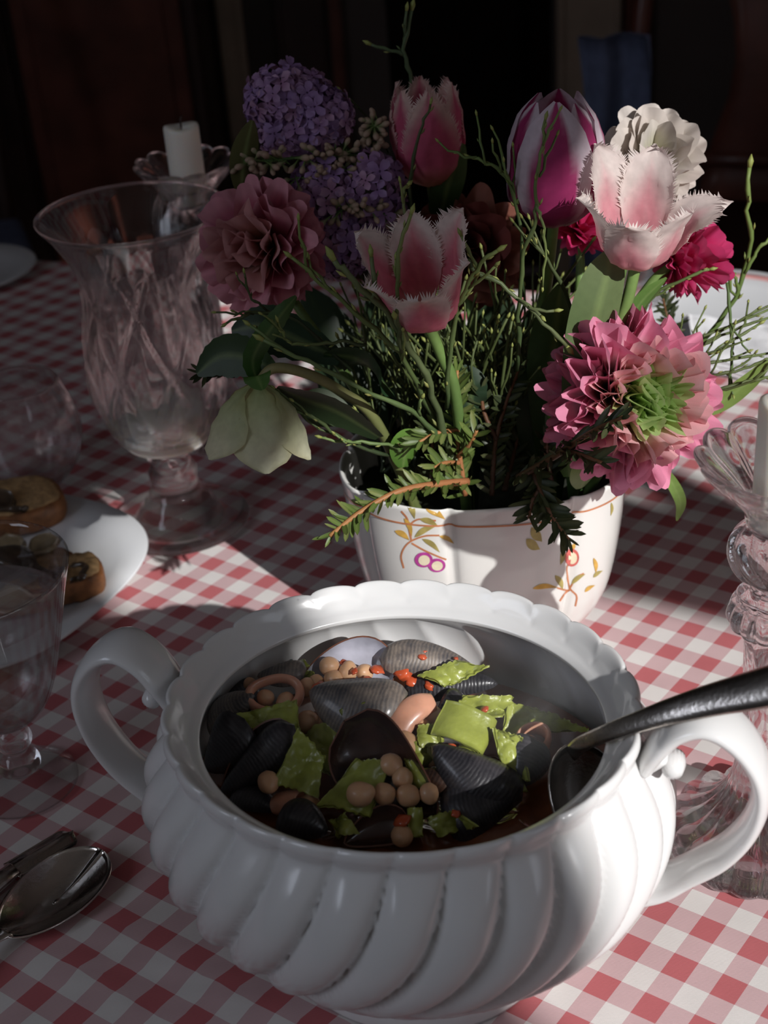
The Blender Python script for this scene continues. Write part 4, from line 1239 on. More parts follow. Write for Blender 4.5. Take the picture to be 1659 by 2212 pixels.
def bud_mesh():
    b = MB()
    V, Fc = lathe([(.02, -2.2), (.10, -2.0), (.14, -.9), (.22, -.4), (.46, .1), (.50, .45), (.34, .8), (.02, .95)], 8)
    b.add(V, Fc, [(mix3((.13, .21, .06), (.42, .30, .22), min(1, max(0, (v[2] + .6) / 1.0)))) for v in V])
    return b.mesh('bud', M['petal'], True, True)
bud = bud_mesh()
def lilac(label, spots, stem, seed, fsize=.0074, budspots=()):
    """spots: (centre, axis radii (a,b,c), count)"""
    rr = random.Random(seed)
    t = thing('lilac', label, 'lilac', stem[0])
    stem_part(t, stem, .0026, .0018, G_DARK, G_MID)
    for c, rad, n in spots:
        for k in range(n):
            z = 1 - 2 * (k + .5) / n; a = k * 2.399963
            q = Vector((sqrt(1 - z * z) * cos(a), sqrt(1 - z * z) * sin(a), z))
            if q.y > .55: continue
            p = Vector(c) + Vector((q.x * rad[0], q.y * rad[1], q.z * rad[2])) * rr.uniform(.88, 1.06)
            nrm = Vector((q.x / rad[0], q.y / rad[1], q.z / rad[2])).normalized()
            nrm = (nrm + Vector((rr.uniform(-.35, .35), rr.uniform(-.35, .35), rr.uniform(-.35, .35)))).normalized()
            s = fsize * rr.uniform(.85, 1.2)
            Mw = frame(nrm, (rr.uniform(-1, 1), rr.uniform(-1, 1), rr.uniform(-1, 1))) @ Matrix.Diagonal((s, s, s, 1))
            Mw.translation = p - t.location
            obj('floret', rr.choice(flo), t, Mw)
    for path, n, spread in budspots:
        P = catmull(path, 8)
        stem_part(t, path, .0012, .0007, G_DARK, G_MID, 'branch')
        for k in range(n):
            p = P[min(len(P) - 1, int(rr.random() * len(P)))]
            d = Vector((rr.uniform(-1, 1), rr.uniform(-1, .4), rr.uniform(-.8, .8))).normalized()
            s = .0050 * rr.uniform(.8, 1.15)
            q = p + d * spread * rr.uniform(.5, 1.0)
            Mw = frame(d, (1, 0, 0)) @ Matrix.Diagonal((s * .8, s * .8, s, 1))
            Mw.translation = q - t.location
            obj('bud', bud, t, Mw)
lilac('upright purple lilac cluster with green buds at the top left of the bouquet',
      [(at_y(622, 218, .935), (.026, .022, .021), 105), (at_y(690, 250, .93), (.020, .020, .018), 70), (at_y(650, 285, .93), (.026, .020, .014), 60)],
      [soil(-.02, .03), at_y(845, 640, .91), at_y(820, 420, .92), at_y(730, 300, .935)], 2,
      budspots=[([at_y(800, 330, .915), at_y(700, 335, .905), at_y(600, 345, .90), at_y(530, 350, .90)], 60, .0100), ([at_y(805, 350, .91), at_y(720, 375, .90), at_y(640, 385, .90)], 46, .0105), ([at_y(805, 330, .915), at_y(800, 285, .92), at_y(818, 262, .92)], 26, .009)])
lilac('lower purple lilac cluster between the dusky peony and the fringed tulip',
      [(at_y(705, 430, .905), (.022, .02, .026), 80), (at_y(800, 420, .905), (.022, .02, .026), 70), (at_y(735, 520, .90), (.020, .018, .024), 60)],
      [soil(-.02, .02), at_y(840, 680, .895), at_y(790, 520, .90)], 4,
      budspots=[([at_y(835, 465, .888), at_y(770, 445, .885), at_y(720, 462, .885)], 30, .009)])
# ------------------------------------------------------------------ greenery
NEEDLE = {}
def needle_mesh(c0, c1, nm):
    V, Fc, K = [], [], []
    for i, (y, w) in enumerate(((0, .05), (.15, .11), (.5, .125), (.8, .10), (1.0, .01))):
        for s in (-1, 0, 1):
            V.append((s * w, y, .03 * abs(s) + .10 * y * y)); K.append(mix3(c0, c1, .35 * y + .4 * (1 - abs(s))))
    Fc = [(i * 3 + s, i * 3 + 3 + s, i * 3 + 4 + s, i * 3 + 1 + s) for i in range(4) for s in range(2)]
    return make_mesh('needle', V, Fc, M['leaf'], True, K)
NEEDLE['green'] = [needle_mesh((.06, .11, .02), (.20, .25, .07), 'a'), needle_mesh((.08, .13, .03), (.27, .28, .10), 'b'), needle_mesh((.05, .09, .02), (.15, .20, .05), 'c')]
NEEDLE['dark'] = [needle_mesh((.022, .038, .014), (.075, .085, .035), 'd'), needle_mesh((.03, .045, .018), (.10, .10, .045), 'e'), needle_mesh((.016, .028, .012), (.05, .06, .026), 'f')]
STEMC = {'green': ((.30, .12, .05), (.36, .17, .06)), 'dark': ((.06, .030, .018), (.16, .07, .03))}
def yew(label, path, n, nlen, tone, seed, r0=.0020, sub=()):
    rr = random.Random(seed)
    P0 = [at_y(*q) for q in path]
    t = thing('yew_sprig', label, 'yew sprig', P0[0])
    for pts, cnt in [(P0, n)] + [([at_y(*q) for q in s], c) for s, c in sub]:
        P = catmull(pts, 8); m = len(P)
        V, Fc = tube([p - t.location for p in P], [lerp(r0, r0 * .55, i / (m - 1)) for i in range(m)], 7)
        part('twig', V, Fc, M['stem'], t, cols=[mix3(*STEMC[tone], (i // 7) / (m - 1)) for i in range(len(V))])
        for k in range(cnt):
            s = (k + .5) / cnt
            f_ = s * (m - 1); i = min(m - 2, int(f_))
            p = P[i].lerp(P[i + 1], f_ - i)
            tt = (P[i + 1] - P[i]).normalized()
            sd = tt.cross(Vector((.1, -.45, .85))).normalized() * (1 if k % 2 else -1)
            sd = (sd + Vector((rr.uniform(-.5, .5), rr.uniform(-.8, .3), rr.uniform(-.4, .6)))).normalized()
            d = (tt * rr.uniform(.35, .95) + sd).normalized() if s < .96 else (tt + sd * .4).normalized()
            up = Vector((rr.uniform(-.4, .4), rr.uniform(-.9, -.1), rr.uniform(.2, 1)))
            x = d.cross(up).normalized()
            z = x.cross(d)
            L_ = nlen * rr.uniform(.75, 1.15) * (1 if s < .9 else .8)
            Mw = Matrix((x * L_, d * L_, z * L_)).transposed().to_4x4()
            Mw.translation = p - t.location
            obj('needle', rr.choice(NEEDLE[tone]), t, Mw)
    return t
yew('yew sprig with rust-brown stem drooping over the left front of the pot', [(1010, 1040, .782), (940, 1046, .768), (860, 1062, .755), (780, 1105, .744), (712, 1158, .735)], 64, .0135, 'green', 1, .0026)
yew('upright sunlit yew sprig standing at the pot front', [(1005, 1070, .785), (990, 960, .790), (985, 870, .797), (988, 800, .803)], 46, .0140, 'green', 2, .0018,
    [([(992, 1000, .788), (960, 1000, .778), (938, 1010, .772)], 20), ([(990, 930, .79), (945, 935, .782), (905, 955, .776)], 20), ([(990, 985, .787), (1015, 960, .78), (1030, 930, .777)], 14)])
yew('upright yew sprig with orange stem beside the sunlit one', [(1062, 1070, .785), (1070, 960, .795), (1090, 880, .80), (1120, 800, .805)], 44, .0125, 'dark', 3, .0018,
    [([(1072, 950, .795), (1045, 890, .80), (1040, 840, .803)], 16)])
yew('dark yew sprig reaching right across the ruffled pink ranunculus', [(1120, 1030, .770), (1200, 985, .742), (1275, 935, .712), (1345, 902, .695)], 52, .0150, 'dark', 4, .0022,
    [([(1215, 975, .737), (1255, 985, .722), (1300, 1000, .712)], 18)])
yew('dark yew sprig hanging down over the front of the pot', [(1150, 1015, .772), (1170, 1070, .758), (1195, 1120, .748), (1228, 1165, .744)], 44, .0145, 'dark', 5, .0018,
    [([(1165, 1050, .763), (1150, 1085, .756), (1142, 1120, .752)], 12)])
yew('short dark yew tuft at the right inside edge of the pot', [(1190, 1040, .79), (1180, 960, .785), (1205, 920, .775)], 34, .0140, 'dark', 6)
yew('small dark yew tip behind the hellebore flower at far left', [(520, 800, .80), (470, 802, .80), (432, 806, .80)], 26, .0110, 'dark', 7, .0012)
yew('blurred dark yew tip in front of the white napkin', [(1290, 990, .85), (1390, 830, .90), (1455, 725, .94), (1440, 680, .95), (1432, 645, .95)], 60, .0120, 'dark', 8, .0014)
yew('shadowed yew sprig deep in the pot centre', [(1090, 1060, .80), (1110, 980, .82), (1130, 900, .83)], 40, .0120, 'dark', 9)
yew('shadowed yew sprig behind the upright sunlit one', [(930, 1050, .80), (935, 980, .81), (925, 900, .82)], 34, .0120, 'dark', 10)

# bilberry twigs: thin angular green twigs with little buds
def twig(label, path, r0, r1, nb, seed, c0=(.045, .075, .025), c1=(.17, .21, .06), blen=.030, group=None, fixed=()):
    rr = random.Random(seed)
    P0 = [Vector(q) if isinstance(q, Vector) else at_y(*q) for q in path]
    base = P0[0]
    b = MB()
    def run(pts, ra, rb, ca, cb):
        pts = [p - base for p in pts]
        n = len(pts)
        # slight zig-zag from node to node
        for i in range(1, n - 1): pts[i] = pts[i] + Vector((rr.uniform(-1, 1), rr.uniform(-.6, .6), rr.uniform(-1, 1))) * ra * .7
        R = [lerp(ra, rb, i / (n - 1)) * (1.0 + (.28 if i % 4 == 2 else 0)) for i in range(n)]
        V, Fc = tube(pts, R, 6)
        b.add(V, Fc, [mix3(ca, cb, (i // 6) / (n - 1)) for i in range(len(V))])
        # buds
        for i in range(2, n - 1, 3):
            t = (pts[i + 1] - pts[i - 1]).normalized(); s = t.orthogonal().normalized()
            s = (s * rr.uniform(-1, 1) + t.cross(s) * rr.uniform(-1, 1)).normalized()
            q = pts[i] + s * R[i]
            Vb, Fb = tube([q, q + (t + s * .35).normalized() * ra * 1.6, q + (t * 1.0 + s * .3).normalized() * ra * 3.2], [ra * .25, ra * .55, ra * .08], 5)
            b.add(Vb, Fb, mix3(c1, (.30, .30, .09), rr.random()))
        q = pts[-1]; t = (pts[-1] - pts[-2]).normalized()
        Vb, Fb = tube([q, q + t * rb * 3, q + t * rb * 6], [rb, rb * 1.5, rb * .2], 6)
        b.add(Vb, Fb, (.26, .29, .08))
    P = catmull(P0, 4)
    run(P, r0, r1, c0, c1)
    for fx in fixed:
        Q = catmull([at_y(*q) for q in fx], 4)
        run(Q, r0 * .75, r1 * .8, mix3(c0, c1, .4), c1)
    for k in range(nb):
        i = rr.randrange(len(P) // 4, len(P) - 2)
        t = (P[i + 1] - P[i]).normalized()
        sd = Vector((rr.uniform(-1, 1), rr.uniform(-.7, .5), rr.uniform(-.2, 1))).normalized()
        d = (t + sd * .75).normalized()
        L_ = blen * rr.uniform(.5, 1.2)
        Q = [P[i] + d * L_ * s + Vector((0, 0, .15 * L_ * s * s)) + Vector((rr.uniform(-1, 1), rr.uniform(-1, 1), rr.uniform(-1, 1))) * L_ * .05 for s in (0, .25, .5, .75, 1)]
        run(Q, r0 * .6, r1 * .75, mix3(c0, c1, .5), c1)
    o = b.build('bilberry_twig', M['stem'], None, True, True)
    o.location = base
    return tag(o, label, 'twig', group)
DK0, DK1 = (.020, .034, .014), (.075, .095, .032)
twig('thick pale-green twig rising left from the pot past the front fringed tulip', [(975, 985, .79), (937, 855, .775), (898, 772, .765), (850, 692, .757), (762, 606, .752), (722, 562, .752)], .0022, .0016, 3, 1, (.06, .085, .035), (.14, .17, .07))
twig('long green twig sloping up left to the dusky pink flower', [(950, 930, .79), (885, 800, .77), (834, 729, .763), (747, 660, .765), (697, 617, .768), (630, 556, .772)], .0017, .0010, 3, 2)
twig('long straight green twig running left towards the hellebore leaf', [(960, 960, .785), (906, 899, .775), (805, 852, .762), (662, 781, .757), (569, 734, .757)], .0017, .0012, 2, 3, (.05, .085, .03), (.14, .20, .07))
twig('thin budded twig standing upright before the front fringed tulip', [(868, 760, .757), (860, 693, .748), (857, 624, .742), (863, 527, .740), (888, 462, .742)], .0013, .0010, 1, 4, (.05, .07, .03), (.20, .23, .07), .015)
twig('thin green twig standing upright before the tall magenta tulip', [(1118, 800, .80), (1122, 650, .785), (1134, 535, .775), (1155, 475, .772), (1159, 406, .772), (1170, 329, .772), (1178, 258, .773)], .0014, .0008, 2, 5, (.05, .08, .03), (.17, .22, .07), .020,
     fixed=[[(1158, 440, .772), (1172, 480, .770), (1178, 540, .772), (1172, 620, .778)]])
twig('forked green twig with yellow tips right of the front fringed tulip', [(965, 880, .785), (970, 775, .772), (985, 677, .764), (1007, 627, .761), (1039, 568, .760), (1074, 542, .760)], .0015, .0011, 2, 6, (.05, .085, .03), (.20, .25, .08), .02,
     fixed=[[(1034, 590, .761), (1021, 563, .762), (997, 510, .764)]])
twig('green twig crossing down right under the magenta tulip', [(1010, 560, .775), (1034, 588, .772), (1100, 627, .768), (1175, 696, .765), (1224, 748, .765)], .0013, .0012, 3, 7, (.07, .10, .04), (.10, .12, .05), .022)
twig('feathery green twig at the left shoulder of the magenta tulip', [(1130, 640, .83), (1121, 470, .82), (1095, 385, .815), (1050, 352, .815), (1012, 338, .82)], .0013, .0008, 7, 8, (.045, .075, .03), (.13, .19, .05), .022)
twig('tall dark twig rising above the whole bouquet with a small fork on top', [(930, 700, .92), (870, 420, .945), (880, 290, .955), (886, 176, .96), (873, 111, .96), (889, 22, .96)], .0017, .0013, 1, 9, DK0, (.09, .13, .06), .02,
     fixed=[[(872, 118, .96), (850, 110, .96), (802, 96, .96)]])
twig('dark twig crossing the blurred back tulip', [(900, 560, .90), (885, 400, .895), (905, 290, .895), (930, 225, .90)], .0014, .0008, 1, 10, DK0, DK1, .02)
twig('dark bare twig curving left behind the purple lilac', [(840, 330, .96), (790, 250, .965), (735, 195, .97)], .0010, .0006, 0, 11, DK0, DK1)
twig('tall green twig at the far right edge of the bouquet', [(1420, 860, .86), (1500, 760, .87), (1591, 641, .875), (1621, 535, .88), (1615, 458, .88), (1619, 362, .885)], .0016, .0014, 1, 12, (.05, .10, .02), (.16, .22, .06), .03,
     fixed=[[(1608, 590, .877), (1635, 545, .878), (1662, 515, .88)], [(1597, 640, .876), (1588, 600, .875), (1580, 590, .875)]])
rgt = [([(1380, 790, .84), (1477, 740, .83), (1549, 714, .83), (1662, 668, .83)], 'uppermost'), ([(1390, 800, .84), (1488, 758, .825), (1577, 717, .825), (1665, 685, .825)], 'second'),
       ([(1400, 810, .83), (1512, 773, .815), (1577, 740, .815), (1640, 700, .82)], 'third'), ([(1400, 820, .83), (1508, 790, .81), (1570, 779, .81), (1665, 762, .81)], 'fourth'),
       ([(1420, 830, .82), (1530, 816, .80), (1603, 797, .80), (1660, 775, .80)], 'fifth'), ([(1430, 860, .82), (1545, 844, .795), (1610, 825, .795), (1668, 812, .795)], 'lowest')]
for i, (pth, w) in enumerate(rgt):
    twig('%s dark thin twig spraying right over the white napkin' % w, pth, .0011, .0008, 3, 20 + i, (.05, .055, .03), (.12, .16, .05), .030)
twig('green twig crossing the right spray downwards', [(1570, 610, .83), (1580, 700, .82), (1583, 760, .815), (1575, 830, .81), (1562, 880, .81)], .0010, .0008, 2, 27, (.08, .13, .04), (.10, .15, .05), .02)
twig('dark curved twig under the dusky pink flower', [(760, 800, .80), (640, 690, .80), (581, 675, .80), (534, 680, .80), (490, 698, .80)], .0012, .0008, 2, 28, DK0, DK1, .02)
twig('thin dark twig hanging left before the dusky pink flower', [(600, 690, .81), (565, 660, .80), (540, 640, .80), (528, 590, .80)], .0009, .0006, 1, 29, DK0, DK1, .015)
twig('twig with yellow nodes below the dusky pink flower', [(790, 745, .79), (737, 739, .785), (670, 745, .78), (624, 738, .78), (600, 696, .78)], .0011, .0008, 2, 30, (.04, .07, .03), (.17, .21, .06), .018)
twig('dark twig low at the left rim of the pot behind the hellebore', [(850, 985, .79), (780, 965, .78), (729, 941, .775), (670, 899, .77), (592, 874, .77)], .0013, .0008, 3, 31, DK0, (.10, .14, .05), .025)
twig('pale green twig lying along the left rim of the pot', [(870, 975, .785), (839, 962, .78), (759, 954, .775), (695, 945, .77)], .0012, .0008, 2, 32, (.08, .13, .04), (.16, .23, .08), .02)
twig('green twig rising between the front fringed tulip and the lilac', [(900, 640, .80), (885, 520, .81), (870, 430, .82), (880, 400, .825)], .0012, .0009, 4, 33, (.03, .05, .02), (.20, .23, .07), .018)
twig('dark twig slanting behind the leaf of the pale fringed tulip', [(1260, 790, .80), (1235, 660, .80), (1180, 560, .80), (1150, 520, .80)], .0014, .0009, 3, 34, DK0, DK1, .02)
twig('thin twig lying over the hot pink flower', [(1370, 720, .84), (1410, 640, .835), (1480, 600, .83), (1532, 582, .828)], .0011, .0009, 1, 35, (.06, .09, .03), (.14, .19, .06), .015)
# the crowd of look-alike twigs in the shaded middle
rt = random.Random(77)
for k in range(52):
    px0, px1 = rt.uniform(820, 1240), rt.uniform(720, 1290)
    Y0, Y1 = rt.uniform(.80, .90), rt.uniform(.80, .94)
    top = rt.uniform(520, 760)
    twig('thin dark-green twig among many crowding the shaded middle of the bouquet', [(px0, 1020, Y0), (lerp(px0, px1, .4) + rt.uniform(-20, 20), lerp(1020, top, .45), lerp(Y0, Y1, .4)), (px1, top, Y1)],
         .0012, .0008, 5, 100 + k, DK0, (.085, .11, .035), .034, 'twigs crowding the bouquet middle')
# broad dark leaves that fill the back of the bouquet
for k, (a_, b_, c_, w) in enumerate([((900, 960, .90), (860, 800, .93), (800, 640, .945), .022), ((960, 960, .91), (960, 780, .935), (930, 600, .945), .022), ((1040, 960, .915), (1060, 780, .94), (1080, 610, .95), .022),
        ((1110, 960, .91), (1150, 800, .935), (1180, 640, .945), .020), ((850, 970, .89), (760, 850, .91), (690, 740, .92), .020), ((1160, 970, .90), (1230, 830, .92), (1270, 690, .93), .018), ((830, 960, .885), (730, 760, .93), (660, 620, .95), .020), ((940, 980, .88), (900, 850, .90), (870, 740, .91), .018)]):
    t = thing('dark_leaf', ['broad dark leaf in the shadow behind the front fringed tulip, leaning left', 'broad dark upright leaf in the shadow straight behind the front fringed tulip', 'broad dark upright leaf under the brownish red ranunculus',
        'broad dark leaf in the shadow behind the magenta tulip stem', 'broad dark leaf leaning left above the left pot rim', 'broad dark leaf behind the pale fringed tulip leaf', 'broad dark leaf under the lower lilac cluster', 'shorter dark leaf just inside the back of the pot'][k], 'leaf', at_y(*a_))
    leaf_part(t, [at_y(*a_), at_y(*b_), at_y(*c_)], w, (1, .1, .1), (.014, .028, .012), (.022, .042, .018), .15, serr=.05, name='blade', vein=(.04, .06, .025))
# broad filler leaves inside
for k, (pts, w, sd, lab) in enumerate([
        ([(1015, 1010, .815), (1005, 920, .815), (1015, 850, .815), (1055, 820, .815)], .0130, (1, .2, .2), 'broad blue-green leaf folded at the pot centre'),
        ([(1160, 1010, .82), (1165, 850, .82), (1200, 700, .83)], .0150, (1, .1, 0), 'dark upright leaf under the magenta tulip'),
        ([(1230, 1030, .79), (1228, 900, .79), (1240, 780, .795)], .0130, (1, .1, 0), 'sunlit bright green leaf behind the ruffled ranunculus'),
        ([(1255, 1055, .775), (1275, 1010, .76), (1290, 960, .757)], .0120, (1, .3, .2), 'pale green leaf peeping under the ruffled ranunculus'),
        ([(870, 1010, .79), (880, 960, .785), (905, 930, .785)], .0105, (1, .2, .3), 'small sunlit leaf at the left front rim of the pot'),
        ([(760, 900, .81), (690, 880, .81), (640, 870, .81)], .0120, (.3, .4, .8), 'dull green leaf above the left pot rim'),
        ([(1390, 900, .80), (1530, 880, .80), (1614, 827, .80), (1670, 770, .80)], .0060, (.2, .2, .9), 'long blurred green leaf pointing right past the ranunculus'),
        ([(1420, 1000, .79), (1450, 1040, .79), (1470, 1085, .79), (1462, 1125, .79)], .0040, (1, .1, .1), 'small curled green leaf hanging below the ruffled ranunculus'),
        ([(1330, 760, .83), (1380, 660, .83), (1440, 600, .83)], .0060, (.7, .3, -.5), 'green leaf slanting up to the hot pink flower'),
        ([(520, 420, .90), (528, 340, .90), (545, 260, .90)], .0090, (1, .2, 0), 'olive leaf behind the purple lilac')]):
    t = thing('leaf', lab, 'leaf', at_y(*pts[0]))
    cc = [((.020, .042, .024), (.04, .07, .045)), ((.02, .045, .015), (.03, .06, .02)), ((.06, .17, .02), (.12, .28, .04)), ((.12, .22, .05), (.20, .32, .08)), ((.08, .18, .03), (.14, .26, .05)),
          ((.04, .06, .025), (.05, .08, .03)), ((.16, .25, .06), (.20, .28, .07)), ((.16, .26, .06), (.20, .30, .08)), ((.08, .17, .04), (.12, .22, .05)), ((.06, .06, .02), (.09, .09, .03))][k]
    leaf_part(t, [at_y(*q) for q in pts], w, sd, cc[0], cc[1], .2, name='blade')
# ------------------------------------------------------------------ glassware and candles
def rib(th, n, p=1.0): return abs(sin(n * th / 2)) ** p
def candlestick(label, x, y, group=None):
    t = thing('crystal_candlestick', label, 'candlestick', (x, y, 0))
    pr_ = [(.0005, .0005), (.030, .0005), (.046, .0010), (.0485, .004), (.0475, .009), (.0435, .0155), (.036, .0185), (.029, .0235), (.0235, .030), (.0190, .038), (.0160, .046), (.0140, .056), (.0130, .066), (.0005, .066)]
    pr_ = [(q.x, q.y) for q in catmull([(r, z, 0) for r, z in pr_[:-1]], 4)] + [(.0005, .066)]
    part('base', *lathe(pr_, 160, lambda th, i, r, z: (lambda k: (r * k * cos(th), r * k * sin(th), z + (.0045 * (rib(th, 18, .5) - .6) * min(1, max(0, (r - .012) / .02)) if z > .002 else 0)))(
        1 + (.09 * (rib(th, 18, .6) - .6) * min(1, max(0, (r - .010) / .02)) if z > .0006 else 0))), M['crystal'], t)
    cp = [(.0005, .066), (.0130, .066), (.0122, .085), (.0122, .110), (.0130, .135), (.0150, .149), (.0205, .153), (.0225, .159), (.0205, .166), (.0175, .168), (.0185, .172), (.0130, .1765), (.0115, .1790), (.0005, .1790)]
    cp = [(.0005, .066)] + [(q.x, q.y) for q in catmull([(r, z, 0) for r, z in cp[1:-1]], 4)] + [(.0005, .1790)]
    def cm(th, i, r, z):
        k = 1 + (.11 * (rib(th, 14, .7) - .5) if .150 < z < .170 else .06 * (rib(th + z * 18, 8, .8) - .5))
        return (r * k * cos(th), r * k * sin(th), z)
    part('column', *lathe(cp, 112, cm), M['crystal'], t)
    bp = [(.0115, .1790), (.0150, .1825), (.0215, .1880), (.0245, .1960), (.0235, .2040), (.0190, .2100), (.0160, .2135)]
    bp = [(.0005, .1790)] + [(q.x, q.y) for q in catmull([(r, z, 0) for r, z in bp], 5)] + [(.0005, .2135)]
    part('knop', *lathe(bp, 120, lambda th, i, r, z: (lambda k: (r * k * cos(th), r * k * sin(th), z))(1 + .10 * (rib(th + (z - .18) * 34, 11, .6) - .55) * min(1, max(0, (r - .008) / .01)))), M['crystal'], t)
    up_ = [(.0160, .2135), (.0175, .2170), (.0180, .2210), (.0215, .2270), (.0285, .2350), (.0360, .2420), (.0415, .2490), (.0425, .2520), (.0405, .2525), (.0345, .2465), (.0280, .2400), (.0215, .2330), (.0165, .2280), (.0158, .2230), (.0156, .2150)]
    up_ = [(.0005, .2135)] + [(q.x, q.y) for q in catmull([(r, z, 0) for r, z in up_], 4)] + [(.0005, .2150)]
    part('cup', *lathe(up_, 168, lambda th, i, r, z: (lambda k: (r * k * cos(th), r * k * sin(th), z + .0035 * (rib(th, 12, .6) - .6) * min(1, max(0, (r - .024) / .015))))(1 + .10 * (rib(th, 12, .6) - .6) * min(1, max(0, (r - .017) / .015)))), M['crystal'], t)
    return t
def candle(label, x, y, z0, z1, R=.0146):
    t = thing('candle', label, 'candle', (x, y, z0))
    h = z1 - z0
    part('wax', *lathe([(.0004, 0), (R * .98, 0), (R, .002), (R, h - .003), (R * .96, h - .0008), (R * .8, h), (R * .45, h - .0012), (.0004, h - .002)], 48,
         lambda th, i, r, z: (r * (1 + .006 * sin(3 * th)) * cos(th), r * (1 + .006 * sin(3 * th)) * sin(th), z + (.0012 * sin(2 * th + 1) if z > h - .004 else 0))), M['wax'], t)
    part('wick', *tube([(0, 0, h - .003), (.0004, 0, h + .004), (.0018, 0, h + .008)], .0009, 8), M['wood_dark'], t)
    return t
candlestick('large clear crystal candlestick beside the tureen\'s right handle', .198, .610)
candle('short white candle in the crystal candlestick at the right', .198, .610, .2152, .284)
candlestick('crystal candlestick behind the tall glass vase at the left', -.142, 1.185)
candle('white candle in the far candlestick behind the glass vase', -.142, 1.185, .2152, .283)

# hurricane vase
hv = thing('hurricane_vase', 'tall footed pressed-glass vase with a flared rim at the left', 'vase', (-.168, 1.025, 0))
fp = [(.0005, .0008), (.040, .0008), (.055, .0012), (.0575, .0035), (.0560, .0062), (.048, .0065), (.038, .0080), (.0325, .0120), (.0315, .0170), (.0275, .0190), (.0265, .0250), (.0225, .0270), (.0215, .0330), (.0185, .0360), (.0195, .0440), (.0200, .0500), (.0160, .0570), (.0148, .0640), (.0155, .0690), (.0005, .0690)]
part('foot', *lathe(fp, 96), M['pressed_glass'], hv)
bo = [(.0150, .0690), (.0220, .0720), (.0340, .0800), (.0435, .0930), (.0490, .1100), (.0520, .1300), (.0520, .1500), (.0500, .1720), (.0465, .1930), (.0450, .2080), (.0470, .2220), (.0530, .2380), (.0625, .2550), (.0695, .2640), (.0705, .2665)]
bi = [(.0685, .2665), (.0600, .2560), (.0500, .2390), (.0440, .2220), (.0420, .2080), (.0432, .1930), (.0465, .1720), (.0485, .1500), (.0485, .1300), (.0455, .1100), (.0400, .0950), (.0300, .0840), (.0180, .0770), (.0005, .0755)]
bo = [(q.x, q.y) for q in catmull([(r, z, 0) for r, z in bo], 5)]
bi = [(q.x, q.y) for q in catmull([(r, z, 0) for r, z in bi], 4)]
NB = len(bo)
def hm_(th, i, r, z):
    k = 0
    if i < NB and .078 < z < .232:
        w = min(1, (z - .078) / .02, (.232 - z) / .02)
        # pressed swags and lozenges: two crossing families of ridges
        a = abs(sin(4 * th + (z - .1) * 30)) ; b_ = abs(sin(4 * th - (z - .1) * 30))
        k = .0022 * w * (max(0, 1 - a * 3.2) + max(0, 1 - b_ * 3.2)) + .0010 * w * (rib(th, 16, 1) - .5)
    return ((r + k) * cos(th), (r + k) * sin(th), z)
part('bowl', *lathe([(.0005, .0690)] + bo + bi, 160, hm_), M['clear_bowl'], hv)
candle('wide cream candle stub inside the tall glass vase', -.168, 1.025, .0772, .108, .0340)

def goblet(name, label, base, prof, R_foot, stem, mat_='thin_glass', cat='glass'):
    t = thing(name, label, cat, base)
    part('foot', *lathe([(.0004, .0006), (R_foot * .9, .0006), (R_foot, .0014), (R_foot * .985, .0024), (R_foot * .6, .0034), (R_foot * .25, .0058), (.0045, .0100)] , 72), M[mat_], t)
    sp = [(.0045, .0100)] + stem
    part('stem', *lathe([(q.x, q.y) for q in catmull([(r, z, 0) for r, z in sp], 5)], 48), M['pressed_glass'], t)
    pc = [(q.x, q.y) for q in catmull([(r, z, 0) for r, z in prof], 6)]
    inn = [(max(.0004, r - .0011), z + (.0012 if i == 0 else 0)) for i, (r, z) in enumerate(pc)][::-1]
    part('bowl', *lathe([(.0004, pc[0][1])] + pc + inn + [(.0004, inn[-1][1])], 96), M[mat_], t)
    return t
wb = at_z(52, 1692, 0)
goblet('wine_glass', 'clear wine glass with a ball stem and straight flaring bowl at the left front', wb,
       [(.0060, .0500), (.0160, .0530), (.0270, .0640), (.0345, .0800), (.0400, .0980), (.0450, .1160), (.0510, .1390), (.0575, .1620)], .0350,
       [(.0070, .0105), (.0132, .0145), (.0136, .0200), (.0100, .0260), (.0075, .0290), (.0112, .0330), (.0120, .0385), (.0095, .0440), (.0070, .0470), (.0062, .0500)])
M['water'] = glass_mat('water', (.99, .99, .99), .75, ior=1.33)
wt = part('water', *lathe([(.0004, .0522), (.0140, .0545), (.0252, .0650), (.0328, .0810), (.0383, .0985), (.0433, .1160), (.0480, .1350), (.0470, .1346), (.0004, .1345)], 72), M['water'])
wt.location = wb
tag(wt, 'clear water filling most of the front wine glass', 'water')
gb = at_y(60, 940, 1.110)
bz = gb.z - .052
bgp = [(.0004, .0006), (.0190, .0006), (.0225, .0025), (.0300, .0100), (.0400, .0240), (.0455, .0420), (.0460, .0560), (.0425, .0740), (.0370, .0900), (.0345, .0980), (.0335, .0980), (.0358, .0900), (.0412, .0740), (.0446, .0560), (.0440, .0420), (.0385, .0255), (.0280, .0130), (.0150, .0085), (.0004, .0075)]
bgl = tag(part('balloon_glass', *lathe([(q_.x, q_.y) for q_ in catmull([(r, z, 0) for r, z in bgp], 3)], 80, lambda th, i, r, z: (r * (1 + .02 * (rib(th, 12, 1) - .5)) * cos(th), r * (1 + .02 * (rib(th, 12, 1) - .5)) * sin(th), z)), M['pressed_glass']),
          'round stemless balloon glass behind the toast plate at the far left', 'glass')
bgl.location = (gb.x, gb.y, 0)

